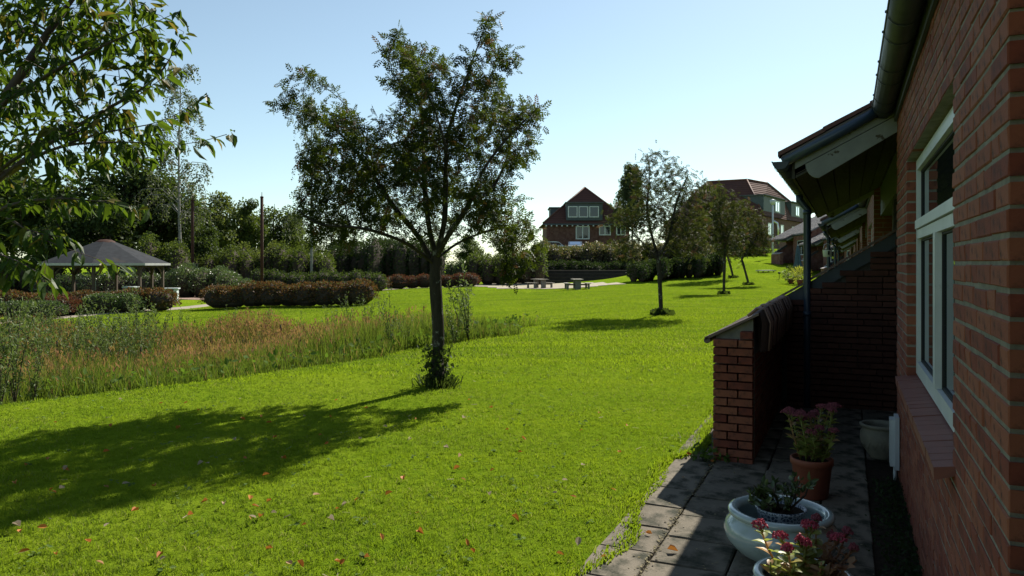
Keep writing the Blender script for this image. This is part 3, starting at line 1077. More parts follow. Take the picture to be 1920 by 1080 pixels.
VAR = {}
for i, (k, m, n) in enumerate((('dark', 'fardark', 6500), ('darkb', 'fardark', 6000), ('mid', 'fargreen', 6000), ('midb', 'fargreen', 6500), ('light', 'farlight', 6000), ('lightb', 'farlight', 5500))):
    VAR[k] = far_tree_meshes(100 + i, 10, 3.2 if i % 2 else 3.8, m, .26, n, .18 if i % 2 else .12, 36, 1.0)

def far_tree(kind, px, top, D, label, wid=1.0, rot=0., group='trees beyond the garden'):
    x = (px - 960) / F * D
    z0 = hz(x, D)
    hgt = (EYE + (HOR - top) / F * D - z0) * 1.07
    o = thing('broadleaf_tree', label, 'tree', (x, D, z0), rot, group)
    s = hgt / 10
    o.scale = (s * wid, s * wid, s)
    t, c = VAR[kind]
    link('trunk', t, o)
    link('crown', c, o)
    return o

FT = [('dark', -60, 250, 66, 1.3), ('darkb', 20, 330, 72, 1.2), ('mid', 85, 340, 80, 1.2), ('dark', 150, 330, 70, 1.3), ('darkb', 230, 265, 68, .95), ('dark', 285, 300, 70, 1.0), ('darkb', 205, 355, 62, 1.1),
      ('mid', 330, 380, 72, 1.0), ('light', 405, 365, 82, .95), ('lightb', 440, 380, 86, .8), ('midb', 465, 372, 84, .75), ('mid', 515, 376, 88, .95), ('midb', 550, 398, 90, .9), ('mid', 575, 432, 92, .9), ('dark', 370, 410, 70, 1.0), ('darkb', 110, 400, 60, 1.3), ('darkb', 650, 432, 96, 1.4), ('dark', 735, 438, 96, 1.4), ('mid', 805, 436, 98, 1.3), ('midb', 880, 440, 98, 1.2), ('mid', 945, 436, 96, 1.1)]
LAB = {'dark': 'dense dark green tree', 'darkb': 'dark green rounded tree', 'mid': 'mid green leafy tree', 'midb': 'olive green leafy tree', 'light': 'pale green leafy tree', 'lightb': 'yellowish green leafy tree'}
POS = ['at the far left behind the cherry', 'left of the pavilion behind bushes', 'behind the pavilion roof on its left', 'just behind the pavilion', 'tallest dark one behind pavilion', 'beside the tall birch on its left', 'low behind the pavilion roof peak',
       'close behind the tall birch', 'between the tall birch and the two rust posts', 'standing between the two rust posts', 'immediately left of the right rust post', 'immediately right of the rust post', 'on the falling right end of the treeline', 'lowest at the right end of the treeline', 'low at the foot of the tall birch', 'low at the left of the pavilion', 'seen left of the rowan trunk through its lower leaves', 'seen beside the rowan trunk above the dark shrubs', 'seen right of the rowan trunk above the red hedge', 'behind the lower right leaves of the large rowan', 'nearest to the gabled house behind the rowan leaves']
for i, (k, px, tp, D, wd_) in enumerate(FT):
    far_tree(k, px, tp, D, LAB[k] + ' ' + POS[i], wd_, i * 1.3)
rng = np.random.default_rng(300)

def birch(px, py_base, top, D, label, seed, spread, hang, n=2600, low=.30, leaf=.16, m='birchleaf', name='birch_tree', bark='birchbark', hl=(.5, 1.6), up=.55, tr=.0085):
    global rng
    rng = np.random.default_rng(seed)
    x = (px - 960) / F * D
    z0 = hz(x, D)
    hgt = EYE + (HOR - top) / F * D - z0
    root = thing(name, label, 'tree', (x, D, z0))
    wd, lf = MB(), MB()
    bend = rng.normal(0, .012 * hgt, 2)
    tp = [np.array([bend[0] * math.sin(k * 3), bend[1] * math.sin(k * 2), k * hgt]) for k in np.linspace(-.01, .97, 14)]
    tp = np.array(tp)
    wd.tube(tp, np.linspace(hgt * tr, hgt * .0012, 14), 7)
    P, Dd = [], []
    nb = 64
    for b_ in range(nb):
        f = low + (1 - low) * (b_ + rng.random()) / nb
        s0 = np.array([np.interp(f * hgt, tp[:, 2], tp[:, k]) for k in range(3)])
        a = rng.uniform(0, 2 * PI)
        ln = spread * hgt * (1.15 - f) ** .7 * rng.uniform(.5, 1.1)
        dr = np.array([math.cos(a), math.sin(a), 0])
        pts = [s0, s0 + dr * ln * .5 + np.array([0, 0, ln * up * .8]), s0 + dr * ln + np.array([0, 0, ln * up * .7]), s0 + dr * ln * 1.2 + np.array([0, 0, ln * (up * .7 - .25)])]
        wd.tube(pts, [hgt * .003 * (1.2 - f), hgt * .002 * (1.2 - f), hgt * .0012, hgt * .0006], 4, caps=False)
        pts = np.array(pts)
        for j in range(hang):
            k = rng.uniform(.35, 1.0) * 3
            i0 = min(2, int(k))
            q = pts[i0] + (pts[i0 + 1] - pts[i0]) * (k - i0)
            hlen = rng.uniform(*hl)
            off = rng.normal(0, .16, 3) * [1, 1, 0]
            qq = [q, q + off + np.array([0, 0, -hlen * .4]), q + off * 1.4 + np.array([0, 0, -hlen])]
            wd.tube(qq, [.008, .006, .004], 3, caps=False)
            qq = np.array(qq)
            m_ = int(7 + hlen * 6)
            u_ = rng.random(m_) * 2
            ii = np.minimum(1, u_.astype(int))
            P.append(qq[ii] + (qq[ii + 1] - qq[ii]) * (u_ - ii)[:, None] + rng.normal(0, .09, (m_, 3)))
    P = np.concatenate(P)
    dd = rng.normal(0, .6, (len(P), 3)) + np.array([0, 0, -.8])
    lf.scatter(RHOMB_V, RHOMB_F, P, unit(dd), rng.normal(0, 1, (len(P), 3)), leaf * rng.uniform(.6, 1.2, len(P)))
    wd.build('trunk', M[bark], root)
    lf.build('crown', M[m], root)
    return root

birch(341, 470, 118, 64, 'tall slender birch with white trunk and airy crown right of the pavilion', 41, .17, 8)
birch(584, 500, 178, 68, 'slender birch partly hidden behind the left side of the large rowan', 42, .12, 7, low=.3)
birch(1185, 400, 308, 104, 'weeping willow with hanging grey green strands right of the gabled house', 43, .24, 9, low=.36, leaf=.24, m='willowleaf', name='willow_tree', bark='bark', hl=(1.2, 3.6), up=.8, tr=.012)
rng = np.random.default_rng(310)

# ------------------------------------------------------------------ shrubs and hedges
def lump_cloud(mb, ells, n, leaf, mat=0, up=.2, shell=.35, spike=0.):
    """leaf-sized faces through the outer part of a union of ellipsoids"""
    ells = np.array(ells, float)  # cx cy cz rx ry rz
    area = ells[:, 3] * ells[:, 5] + ells[:, 4] * ells[:, 5]
    k = rng.choice(len(ells), n, p=area / area.sum())
    v = unit(rng.normal(0, 1, (n, 3)))
    v[:, 2] = np.where(v[:, 2] < -.4, -v[:, 2], v[:, 2])
    r = 1 - shell * rng.random((n, 1)) ** 1.4 + rng.normal(0, .04, (n, 1))
    p = ells[k, :3] + v * r * ells[k, 3:]
    # drop faces deep inside another lump
    keep = np.ones(n, bool)
    for e in ells:
        q = (p - e[:3]) / e[3:]
        keep &= (q ** 2).sum(1) > (1 - shell) ** 2 * .9
    p, v = p[keep], v[keep]
    dd = v * .8 + rng.normal(0, .6, p.shape)
    dd[:, 2] += up
    mb.scatter(RHOMB_V, RHOMB_F, p, unit(dd), rng.normal(0, .8, p.shape) + np.array([0, 0, .5]), leaf * rng.uniform(.6, 1.3, len(p)), mat)
    return mb

def core(mb, e, k=.82, mat=0):
    """rough twiggy inside of a shrub, so that no light shines through"""
    a = np.linspace(0, 2 * PI, 10, endpoint=False)
    rows = []
    for f in np.linspace(-.9, .98, 7):
        rr_ = math.sqrt(max(0, 1 - f * f))
        j = rng.uniform(.82, 1.05, 10)
        rows.append(np.stack([e[0] + np.cos(a) * rr_ * e[3] * k * j, e[1] + np.sin(a) * rr_ * e[4] * k * j, np.full(10, e[2] + f * e[5] * k)], 1))
    V = np.concatenate(rows)
    fs = [(r * 10 + i, r * 10 + (i + 1) % 10, (r + 1) * 10 + (i + 1) % 10, (r + 1) * 10 + i) for r in range(6) for i in range(10)]
    mb.add(V, fs, mat, .2, False)
    mb.f.append((np.array([tuple(range(60, 70))]) + mb.n - 70, mat, np.array([.2]), False))

def shrub(name, label, cat, ells, n, leaf, m, group=None, up=.2, shell=.35, inner=True):
    """ells in world coords"""
    E = np.array(ells, float)
    base = Vector((E[:, 0].mean(), E[:, 1].mean(), hz(E[:, 0].mean(), E[:, 1].mean())))
    E[:, :3] -= np.array(base)
    mb = MB()
    lump_cloud(mb, E, n, leaf, 0, up, shell)
    root = thing(name, label, cat, base, 0, group)
    mb.build('foliage', M[m], root)
    if inner:
        cb = MB()
        for e in E:
            core(cb, e)
        cb.build('branches', M['twig'], root)
    return root

def hedge_ells(p0, p1, wdt, hgt, step=.9, jig=.12, base=0.):
    p0, p1 = np.array(p0[:2]), np.array(p1[:2])
    L = np.linalg.norm(p1 - p0)
    k = max(2, int(L / step))
    out_ = []
    for i in range(k + 1):
        q = p0 + (p1 - p0) * i / k + rng.normal(0, .08, 2)
        h_ = hgt * rng.uniform(1 - jig, 1 + jig)
        out_.append((q[0], q[1], hz(*q) + base + h_ * .45, wdt * .5 * rng.uniform(.9, 1.15) + step * .2, wdt * .5 * rng.uniform(.9, 1.15), h_ * .56))
    return out_

def spirea(label, p0, p1, wdt, hgt, n, m='spirea', leaf=.085):
    E = hedge_ells(p0, p1, wdt, hgt)
    r = shrub('brown_hedge', label, 'hedge', E, n, leaf, m, 'brown clipped hedges round the courts', up=.6, shell=.3)
    return r

def along(px0, py0, px1, py1):
    return gp(px0, py0), gp(px1, py1)

a_, b_ = along(-80, 588, 275, 586)
spirea('long rusty brown hedge in front of the pavilion', (a_.x, a_.y + 1.2), (b_.x, b_.y + 1.0), 1.7, 1.08, 15000)
a_, b_ = along(400, 581, 670, 574)
spirea('rusty brown hedge beside the path, middle of the lawn, nearest of the right pair', (a_.x, a_.y + .9), (b_.x, b_.y + .9), 1.7, 1.22, 13000)
a_, b_ = along(535, 553, 700, 547)
spirea('rusty brown hedge lying behind the nearer one beside the path', (a_.x, a_.y + 1.2), (b_.x, b_.y + 1.2), 1.8, 1.25, 9000)
a_, b_ = along(745, 543, 880, 538)
spirea('reddish brown hedge behind the rowan trunk, next to the litter bin', (a_.x, a_.y + 1.), (b_.x, b_.y + 1.), 1.6, 1.12, 8000, 'barberry')

# low green and red planting in front of the long hedge
for i, (x0, x1, y, m, lab) in enumerate(((-60, 75, 604, 'lowgreen', 'low grey green shrub at the far left by the path'), (70, 125, 597, 'barberry', 'low dark red shrub between the green ones by the path'), (125, 228, 592, 'lowgreen', 'low grey green shrub before the pavilion hedge by the path'))):
    a_, b_ = along(x0 + 12, y, x1 - 12, y - 4)
    E = hedge_ells((a_.x, a_.y + .9), (b_.x, b_.y + .7), 1.5, .85, .7, .2)
    shrub('low_shrub', lab, 'shrub', E, 5500, .075, m, 'low shrubs along the path', .4, .4)

def lumps(px0, px1, pyb, top, D, n, dd=1.5, seed=1):
    rg = np.random.default_rng(seed)
    out_ = []
    for i in range(n):
        f = (i + .5) / n
        px = px0 + (px1 - px0) * f
        x = (px - 960) / F * D
        y = D + rg.uniform(-dd, dd) * .6
        z0 = hz(x, y)
        tp = top if not callable(top) else top(f)
        hgt = (EYE + (HOR - tp) / F * D - z0) * rg.uniform(.82, 1.05)
        rx = (px1 - px0) / n / F * D * .85
        out_.append((x, y, z0 + hgt * .42, rx, dd * rg.uniform(.8, 1.2), hgt * .58))
    return out_

SH = [
    ('pale_shrub', 'broad pale green round shrub to the right of the pavilion', 'shrub', lumps(330, 465, 545, lambda f: 490 + 26 * (2 * f - .7) ** 2, 56, 6, 2.0, 2), 12000, .11, 'shrublight'),
    ('pale_shrub', 'pale green bush seen between the pavilion posts', 'shrub', lumps(90, 320, 545, 505, 56, 8, 1.6, 3), 9000, .11, 'shrublight'),
    ('dark_shrub', 'dark shiny bush behind the pavilion roof on its right', 'shrub', lumps(258, 345, 530, lambda f: 428 + 60 * abs(f - .45), 60, 4, 2., 4), 7000, .15, 'fargreen'),
    ('wild_shrub', 'tangled green undergrowth below the two rust posts', 'shrub', lumps(340, 470, 530, lambda f: 462, 68, 6, 2., 5), 8000, .15, 'fargreen'),
    ('wild_shrub', 'yellow green undergrowth right of the rust posts', 'shrub', lumps(430, 530, 525, lambda f: 458, 72, 5, 2., 6), 7000, .15, 'farlight'),
    ('wild_shrub', 'dark bush at the foot of the second birch', 'shrub', lumps(515, 625, 525, lambda f: 455 + 14 * f, 70, 5, 2., 7), 7000, .15, 'fargreen'),
    ('wild_shrub', 'dark undergrowth at the far left beyond the pavilion', 'shrub', lumps(-120, 110, 540, lambda f: 470, 61, 9, 2., 21), 10000, .15, 'fargreen'),
    ('low_bush', 'low dark green bush row behind the two brown hedges', 'shrub', lumps(478, 720, 525, lambda f: 504, 60, 12, 1.2, 8), 9000, .11, 'fardark'),
    ('dark_shrub', 'tall dark evergreen mass behind the rowan trunk', 'shrub', lumps(610, 830, 525, lambda f: 446 + 10 * math.sin(f * 9), 74, 10, 2.5, 9), 13000, .16, 'hedgedark'),
    ('wild_shrub', 'light bush behind the red hedge right of the rowan trunk', 'shrub', lumps(838, 892, 520, lambda f: 484, 72, 3, 1.2, 10), 3500, .13, 'lowgreen'),
    ('dark_shrub', 'dark bush between the red hedge and picnic tables', 'shrub', lumps(880, 1020, 525, lambda f: 470 - 14 * f, 73, 6, 2., 11), 9000, .15, 'fargreen'),
    ('field_hedge', 'long straggly hedge with pale seedy top below the gabled house', 'hedge', lumps(1010, 1330, 500, lambda f: 452 + 3 * math.sin(f * 14), 86, 16, 2.6, 12), 22000, .17, 'hedgegreen'),
    ('dark_shrub', 'dark bushes on the bank behind the picnic court', 'shrub', lumps(1005, 1290, 515, lambda f: 488, 81, 14, 2.0, 14), 13000, .15, 'hedgedark'),
    ('dark_shrub', 'dark clipped bush in the shade at the foot of the slope', 'shrub', lumps(1185, 1355, 530, lambda f: 488 - 14 * f + 5 * math.sin(f * 17), 62, 15, 1.9, 13), 17000, .13, 'hedgedark'),
    ('dark_shrub', 'dark trees behind the slope below the second big roof', 'shrub', lumps(1250, 1440, 500, lambda f: 452 + 14 * f, 92, 9, 2.5, 15), 11000, .2, 'fardark'),
]
for nm, lab, cat, E, n, leaf, m in SH:
    shrub(nm, lab, cat, E, n, leaf, m, None, .25, .4)

# ------------------------------------------------------------------ wild grass in the hollow
def hollow():
    n = 210000
    x = rng.uniform(-22, 2.5, n)
    y = rng.uniform(6, 29, n)
    u = ridge_u(x, y)
    far_edge = np.interp(x, [-22, -12, -7, -4, -1.5, 0, 1.5], [21.5, 21.8, 22.6, 22, 21, 19.8, 18.4])
    edge_n = .5 * np.sin(x * 1.3) + .4 * np.sin(y * 1.9 + x)
    ok = (u > 1.15 - 1.0 * sstep(13.5, 17, y) + .22 * np.sin(y * 2.1) + .2 * np.sin(x * 3.3 + y)) & (y < far_edge + edge_n) & (u < 15)
    x, y, u = x[ok], y[ok], u[ok]
    return x, y, u

def wild_grass():
    x, y, u = hollow()
    z = H(x, y) - .02
    n = len(x)
    patchy = np.sin(x * .8 + 1.) * np.cos(y * .55) + .5 * np.sin(x * 1.9 + y * 1.3)
    edge = sstep(1.1 - 1.0 * sstep(13.5, 17, y), 3.0 - 1.4 * sstep(13.5, 17, y), u)
    hh = (.30 + .42 * edge) * (1 + .18 * patchy) * rng.uniform(.6, 1.25, n)
    a = rng.uniform(0, 2 * PI, n)
    dd = np.stack([np.cos(a) * .25, np.sin(a) * .25, np.ones(n)], 1) + rng.normal(0, .14, (n, 3))
    wd = .011 + .004 * (y > 14)
    blade_v = np.array([(0, .5, 0), (0, -.5, 0), (.55, -.4, .02), (.55, .4, .02), (1, 0, .16)])
    P = np.stack([x, y, z], 1)
    dd = unit(dd)
    yv = unit(np.cross(rng.normal(0, 1, (n, 3)), dd))
    zv = np.cross(dd, yv)
    V = P[:, None] + (blade_v[None, :, 0:1] * dd[:, None] + blade_v[None, :, 2:3] * zv[:, None]) * hh[:, None, None] + blade_v[None, :, 1:2] * yv[:, None] * wd[:, None, None]
    base = (np.arange(n) * 5)[:, None]
    brown = np.clip(.5 + .45 * patchy, 0, 1) * edge * (.25 + .75 * sstep(-.50, -.40, x / y)) * sstep(1.5, 4.0, u)
    tint = np.where(rng.random(n) < brown * .6, rng.uniform(.8, .999, n), rng.random(n) * .8)
    mb = MB()
    mb.add(V.reshape(-1, 3), np.concatenate([np.array([[0, 1, 2, 3]]) + base]), 0, tint)
    mb.f.append((np.array([[3, 2, 4]]) + base, 0, tint, False))
    # seed heads on the tall ones
    k = (rng.random(n) < .08 + .75 * brown) & (u > 1.9)
    top = V[k][:, 4]
    m = len(top)
    for j in range(3):
        o = rng.normal(0, .026, (m, 3))
        mb.scatter([(0, .11, 0), (0, -.11, 0), (.6, -.14, .0), (1, 0, 0), (.6, .14, 0)], [(0, 1, 2, 3, 4)], top + o - np.array([0, 0, .07]), unit(rng.normal(0, .35, (m, 3)) + np.array([0, 0, 1.])), rng.normal(0, 1, (m, 3)), rng.uniform(.04, .085, m), 1)
    mb.build('wild_grass', [M['reed'], M['seed']], label='tall green and rusty brown wild grass filling the hollow', kind='stuff')

wild_grass()

def sapling_mesh(seed, hgt=1.4, stems=6, n=330):
    global rng
    rng = np.random.default_rng(seed)
    wd, lf = MB(), MB()
    for i in range(stems):
        a = rng.uniform(0, 2 * PI)
        ln = hgt * rng.uniform(.6, 1.05)
        tip = np.array([math.cos(a) * .32 * ln, math.sin(a) * .32 * ln, ln]) * np.array([rng.uniform(.3, 1), rng.uniform(.3, 1), 1])
        p = np.array([(0, 0, 0), tip * np.array([.35, .35, .45]), tip])
        wd.tube(p, [.008, .006, .002], 4, caps=False)
        m = n // stems
        f = rng.uniform(.15, 1., m)
        q = np.where((f < .5)[:, None], p[0] + (p[1] - p[0]) * (f * 2)[:, None], p[1] + (p[2] - p[1]) * ((f - .5) * 2)[:, None])
        q += rng.normal(0, .035, (m, 3))
        dd = rng.normal(0, .7, (m, 3)) + np.array([0, 0, .6])
        lf.scatter([(0, 0, 0), (.5, .16, .02), (1, 0, 0), (.5, -.16, .02)], RHOMB_F, q, unit(dd), rng.normal(0, 1, (m, 3)), rng.uniform(.06, .11, m))
    return wd.mesh('stem', M['twig']), lf.mesh('foliage', M['sapling'])

SAP = [sapling_mesh(500 + i) for i in range(4)]
rng = np.random.default_rng(320)
spots = []
for px, py, k in ((20, 690, 1.), (60, 660, 1.1), (110, 690, .9), (150, 640, 1.2), (200, 660, 1.), (240, 640, 1.1), (30, 640, 1.2), (90, 630, 1.25), (180, 630, 1.3), (258, 625, 1.35), (300, 650, .8), (330, 640, .7), (10, 720, .8), (220, 690, .9), (270, 680, .8), (140, 680, .9), (345, 620, .8),
                  (430, 615, .9), (500, 612, .8), (560, 622, .7), (620, 618, 1.0), (655, 610, 1.1), (690, 612, 1.2), (715, 618, .9), (760, 632, .7), (600, 640, .7), (865, 612, 1.25), (878, 615, 1.3), (852, 622, .9), (895, 620, .9), (480, 650, .7), (380, 650, .7), (170, 710, .7), (60, 725, .6), *[(float(rng.uniform(-40, 330)), float(rng.uniform(640, 715)), float(rng.uniform(.75, 1.2))) for _ in range(52)]):
    g = gp(px, min(py + 25, 760))
    if float(ridge_u(g.x, g.y)) < (1.3 if g.y < 14 else .35):
        g.x -= 1.8
        g.z = hz(g.x, g.y)
    spots.append((g, k))
for i, (g, k) in enumerate(spots):
    o = thing('willow_sapling', 'silvery green willow sapling standing in the wild grass of the hollow', 'sapling', g, rng.uniform(0, 6), 'willow saplings in the wild grass')
    o.scale = (k * .85, k * .85, k * rng.uniform(.8, 1.0))
    s, l = SAP[i % 4]
    link('stem', s, o)
    link('foliage', l, o)

# bulrushes: upright dark stems
def rushes():
    mb = MB()
    x, y, u = hollow()
    pick = (u > 3.0) & (rng.random(len(x)) < .012)
    x, y = x[pick][:420], y[pick][:420]
    for a, c in zip(x, y):
        z = hz(a, c)
        h_ = rng.uniform(.75, 1.15)
        l = rng.normal(0, .06, 2)
        mb.tube([(a, c, z), (a + l[0] * .4, c + l[1] * .4, z + h_ * .6), (a + l[0], c + l[1], z + h_)], [.006, .005, .002], 3, caps=False)
        if rng.random() < .25:
            mb.tube([(a + l[0] * .75, c + l[1] * .75, z + h_ * .8), (a + l[0] * .9, c + l[1] * .9, z + h_ * .92)], [.014, .014], 5, 1)
    mb.build('bulrushes', [M['reed'], M['twig']], label='upright bulrush stems above the wild grass', kind='stuff')
rushes()

# broad-leaved plants on the edge of the hollow
def broad_weeds():
    mb = MB()
    n = 900
    x, y, u = hollow()
    k = np.where((u < 2.0) & (x > -9))[0]
    k = rng.choice(k, min(n, len(k)), replace=False)
    P = np.stack([x[k], y[k], H(x[k], y[k]) + rng.uniform(.05, .35, len(k))], 1)
    dd = rng.normal(0, .7, P.shape) + np.array([0, 0, .3])
    mb.scatter([(0, 0, 0), (.4, .38, .03), (1, 0, -.05), (.4, -.38, .03)], RHOMB_F, P, unit(dd), rng.normal(0, .5, P.shape) + np.array([0, 0, 1.]), rng.uniform(.06, .15, len(k)))
    mb.build('broad_weeds', M['weed'], label='broad leaved green weeds along the edge of the hollow', kind='stuff')
broad_weeds()

# ------------------------------------------------------------------ mown lawn: blades near, tufts further out
def tuft(name, nb, rad, hgt, wid, seed):
    rg = np.random.default_rng(seed)
    mb = MB()
    a = rg.uniform(0, 2 * PI, nb)
    rr_ = rad * np.sqrt(rg.random(nb))
    P = np.stack([np.cos(a) * rr_, np.sin(a) * rr_, np.full(nb, -.004)], 1)
    a2 = rg.uniform(0, 2 * PI, nb)
    lean = rg.uniform(.1, .75, nb)
    dd = unit(np.stack([np.cos(a2) * lean, np.sin(a2) * lean, np.ones(nb)], 1))
    hh = hgt * rg.uniform(.55, 1.2, nb)
    yv = unit(np.cross(rg.normal(0, 1, (nb, 3)), dd))
    bl = np.array([(0, .5, 0), (0, -.5, 0), (.6, -.4, 0), (.6, .4, 0), (1, 0, 0)])
    V = P[:, None] + bl[None, :, 0:1] * dd[:, None] * hh[:, None, None] + bl[None, :, 1:2] * yv[:, None] * wid
    V[:, 4] += np.stack([np.cos(a2), np.sin(a2), -np.ones(nb)], 1) * (hh * lean * .3)[:, None]
    base = (np.arange(nb) * 5)[:, None]
    t = rg.random(nb)
    mb.add(V.reshape(-1, 3), np.array([[0, 1, 2, 3]]) + base, 0, t)
    mb.f.append((np.array([[3, 2, 4]]) + base, 0, t, False))
    return bpy.data.objects.new(name, mb.mesh(name, M['grass']))

def scatter_tree(name, coll, smin, smax, seed):
    ng = bpy.data.node_groups.new(name, 'GeometryNodeTree')
    ng.interface.new_socket('Geometry', in_out='INPUT', socket_type='NodeSocketGeometry')
    ng.interface.new_socket('Geometry', in_out='OUTPUT', socket_type='NodeSocketGeometry')
    gi, go = ng.nodes.new('NodeGroupInput'), ng.nodes.new('NodeGroupOutput')
    dp = ng.nodes.new('GeometryNodeDistributePointsOnFaces')
    dp.inputs['Seed'].default_value = seed
    na = ng.nodes.new('GeometryNodeInputNamedAttribute')
    na.data_type = 'FLOAT'
    na.inputs['Name'].default_value = 'dens'
    ci = ng.nodes.new('GeometryNodeCollectionInfo')
    ci.inputs['Collection'].default_value = coll
    ci.inputs['Separate Children'].default_value = True
    ci.inputs['Reset Children'].default_value = True
    ip = ng.nodes.new('GeometryNodeInstanceOnPoints')
    ip.inputs['Pick Instance'].default_value = True
    rv = ng.nodes.new('FunctionNodeRandomValue')
    rv.data_type = 'FLOAT_VECTOR'
    rv.inputs[0].default_value = (-.18, -.18, 0)
    rv.inputs[1].default_value = (.18, .18, 6.28)
    rs = ng.nodes.new('FunctionNodeRandomValue')
    rs.data_type = 'FLOAT'
    rs.inputs[2].default_value = smin
    rs.inputs[3].default_value = smax
    rs.inputs['Seed'].default_value = 3
    Lk = ng.links.new
    Lk(gi.outputs[0], dp.inputs['Mesh'])
    Lk(na.outputs[0], dp.inputs['Density'])
    Lk(dp.outputs['Points'], ip.inputs['Points'])
    Lk(ci.outputs[0], ip.inputs['Instance'])
    Lk(rv.outputs[0], ip.inputs['Rotation'])
    Lk(rs.outputs[1], ip.inputs['Scale'])
    Lk(ip.outputs[0], go.inputs[0])
    return ng

def lawn_part(name, xs, ys, keep, dens, tufts, smin, smax, seed, label):
    V, Fc = sheet(xs, ys, keep)
    used = np.unique(Fc)
    mp = -np.ones(len(V), int)
    mp[used] = np.arange(len(used))
    V, Fc = V[used], mp[Fc]
    mb = MB()
    mb.add(V, Fc, 0, .5)
    me = mb.mesh(name, M['grass'])
    a = me.attributes.new('dens', 'FLOAT', 'POINT')
    a.data.foreach_set('value', dens(V[:, 0], V[:, 1]).astype(np.float32))
    coll = bpy.data.collections.new(name + '_tufts')
    for t in tufts:
        coll.objects.link(t)
    o = link(name, me, kind='stuff', label=label)
    md = o.modifiers.new('grass', 'NODES')
    md.node_group = scatter_tree(name, coll, smin, smax, seed)
    return o

EDGE_S = 1.575
def lawn_keep(x, y):
    t, s = ts(x, y)
    e = EDGE_S + .06 * np.sin(t * 2.3) + .04 * np.sin(t * 5.1 + 1)
    ok = ((s > e) | (t > 60))
    fe = np.interp(x, [-22, -12, -7, -4, -1.5, 0, 1.5, 2.4, 2.5], [21.5, 21.8, 22.6, 22, 21, 19.8, 18.4, 17, 0])
    ok &= (ridge_u(x, y) < 1.5 - .9 * sstep(13.5, 17, y)) | (y > fe + .3)
    ok &= (np.abs(x) < y * .76 + 1.5)
    if PATH is not None:
        dmin = np.full(len(x), 1e9)
        for a in range(len(PATH) - 1):
            p, q = PATH[a], PATH[a + 1]
            dv = q - p
            f_ = np.clip(((x - p[0]) * dv[0] + (y - p[1]) * dv[1]) / (dv @ dv), 0, 1)
            dmin = np.minimum(dmin, np.hypot(x - p[0] - f_ * dv[0], y - p[1] - f_ * dv[1]))
        ok &= (dmin > .95) & ((y < np.interp(x, PATH[:, 0], PATH[:, 1]) + 5) | (x > -2))
    ok &= ~((x > -3) & (x < 14) & (y > 57.5) & (y < 80))
    return ok

def dens_near(x, y):
    dist = np.hypot(x, y)
    pn = .75 + .25 * np.sin(x * 2.1 + np.sin(y * 1.7)) * np.sin(y * 2.6 + x)
    return np.clip(3000 / np.maximum(dist, 3.) ** 1.1, 60, 1000) * pn * (1 - sstep(12, 19, dist))

near_t = [tuft('tuft', 13, .036, .036, .0040, i) for i in range(5)]
lawn_part('lawn_grass', np.arange(-14, 9, .1), np.arange(2.4, 19, .1), lawn_keep, dens_near, near_t, .7, 1.25, 1, 'mown sunlit grass of the near lawn')
far_t = [tuft('tuft', 14, .12, .055, .011, 20 + i) for i in range(4)]
lawn_part('lawn_grass', np.arange(-34, 32, .25), np.arange(9, 78, .25), lawn_keep, lambda x, y: np.clip(2600 / y ** 1.15, 16, 120) * sstep(9, 17, np.hypot(x, y)), far_t, .7, 1.2, 2, 'mown sunlit grass of the far lawn')

# long grass hanging over the edge of the paving
def edge_grass():
    mb = MB()
    n = 15000
    t = rng.uniform(-2, 9, n)
    s = EDGE_S + .06 * np.sin(t * 2.3) + .04 * np.sin(t * 5.1 + 1) + np.abs(rng.normal(0, .05, n)) - .025
    P = np.array([W(a, c, 0.) for a, c in zip(t, s)])
    dd = rng.normal(0, .3, (n, 3)) + np.array([.35 * .91, -.35 * .41, 1.])
    mb.scatter([(0, .045, 0), (0, -.045, 0), (.6, -.035, .03), (.6, .035, .03)], [(0, 1, 2, 3)], P, unit(dd), rng.normal(0, 1, (n, 3)), rng.uniform(.04, .1, n))
    mb.build('edge_grass', M['grass'], label='longer grass leaning over the edge of the paving', kind='stuff')
edge_grass()

# ------------------------------------------------------------------ the terraced houses
Z_E = 2.86          # eave height of the upper roof at s = 0.12
SL = .52            # roof fall per metre outwards
def zr(s):
    return Z_E - SL * (s - .12)

CT0, CT1 = 4.40, 10.0   # the low roof over the porches
S_OUT = .84
OP0, OP1, OZ0, OZ1 = 1.01, 3.35, .867, 2.268   # window opening

def half_gutter(mb, p0, p1, r, axis_u, mat=0, seg=9, th=.004):
    """half-round channel from p0 to p1"""
    p0, p1 = np.array(p0, float), np.array(p1, float)
    u = np.array(axis_u, float)
    a = np.linspace(PI, 2 * PI, seg)
    zz = np.array([0, 0, 1.])
    V = []
    for p in (p0, p1):
        for rr_ in (r, r - th):
            V.append(p + rr_ * (np.outer(np.cos(a), u) + np.outer(np.sin(a), zz)))
    V = np.concatenate(V)
    fs = []
    for i in range(seg - 1):
        fs.append((i, i + 1, 2 * seg + i + 1, 2 * seg + i))
        fs.append((seg + i, 3 * seg + i, 3 * seg + i + 1, seg + i + 1))
        fs.append((i, seg + i, seg + i + 1, i + 1))
        fs.append((2 * seg + i, 2 * seg + i + 1, 3 * seg + i + 1, 3 * seg + i))
    mb.add(V, fs, mat, .5, True)
    # rolled front rim
    for sgn in (-1, 1):
        mb.tube([p0 + u * r * sgn, p1 + u * r * sgn], r * .09, 6, mat)
    return mb

def band(mb, p, r, u, wv=.014, mat=0):
    d_ = np.array([1., 0, 0])
    p = np.array(p, float)
    half_gutter(mb, p - d_ * wv, p + d_ * wv, r, u, mat, 9, .003)

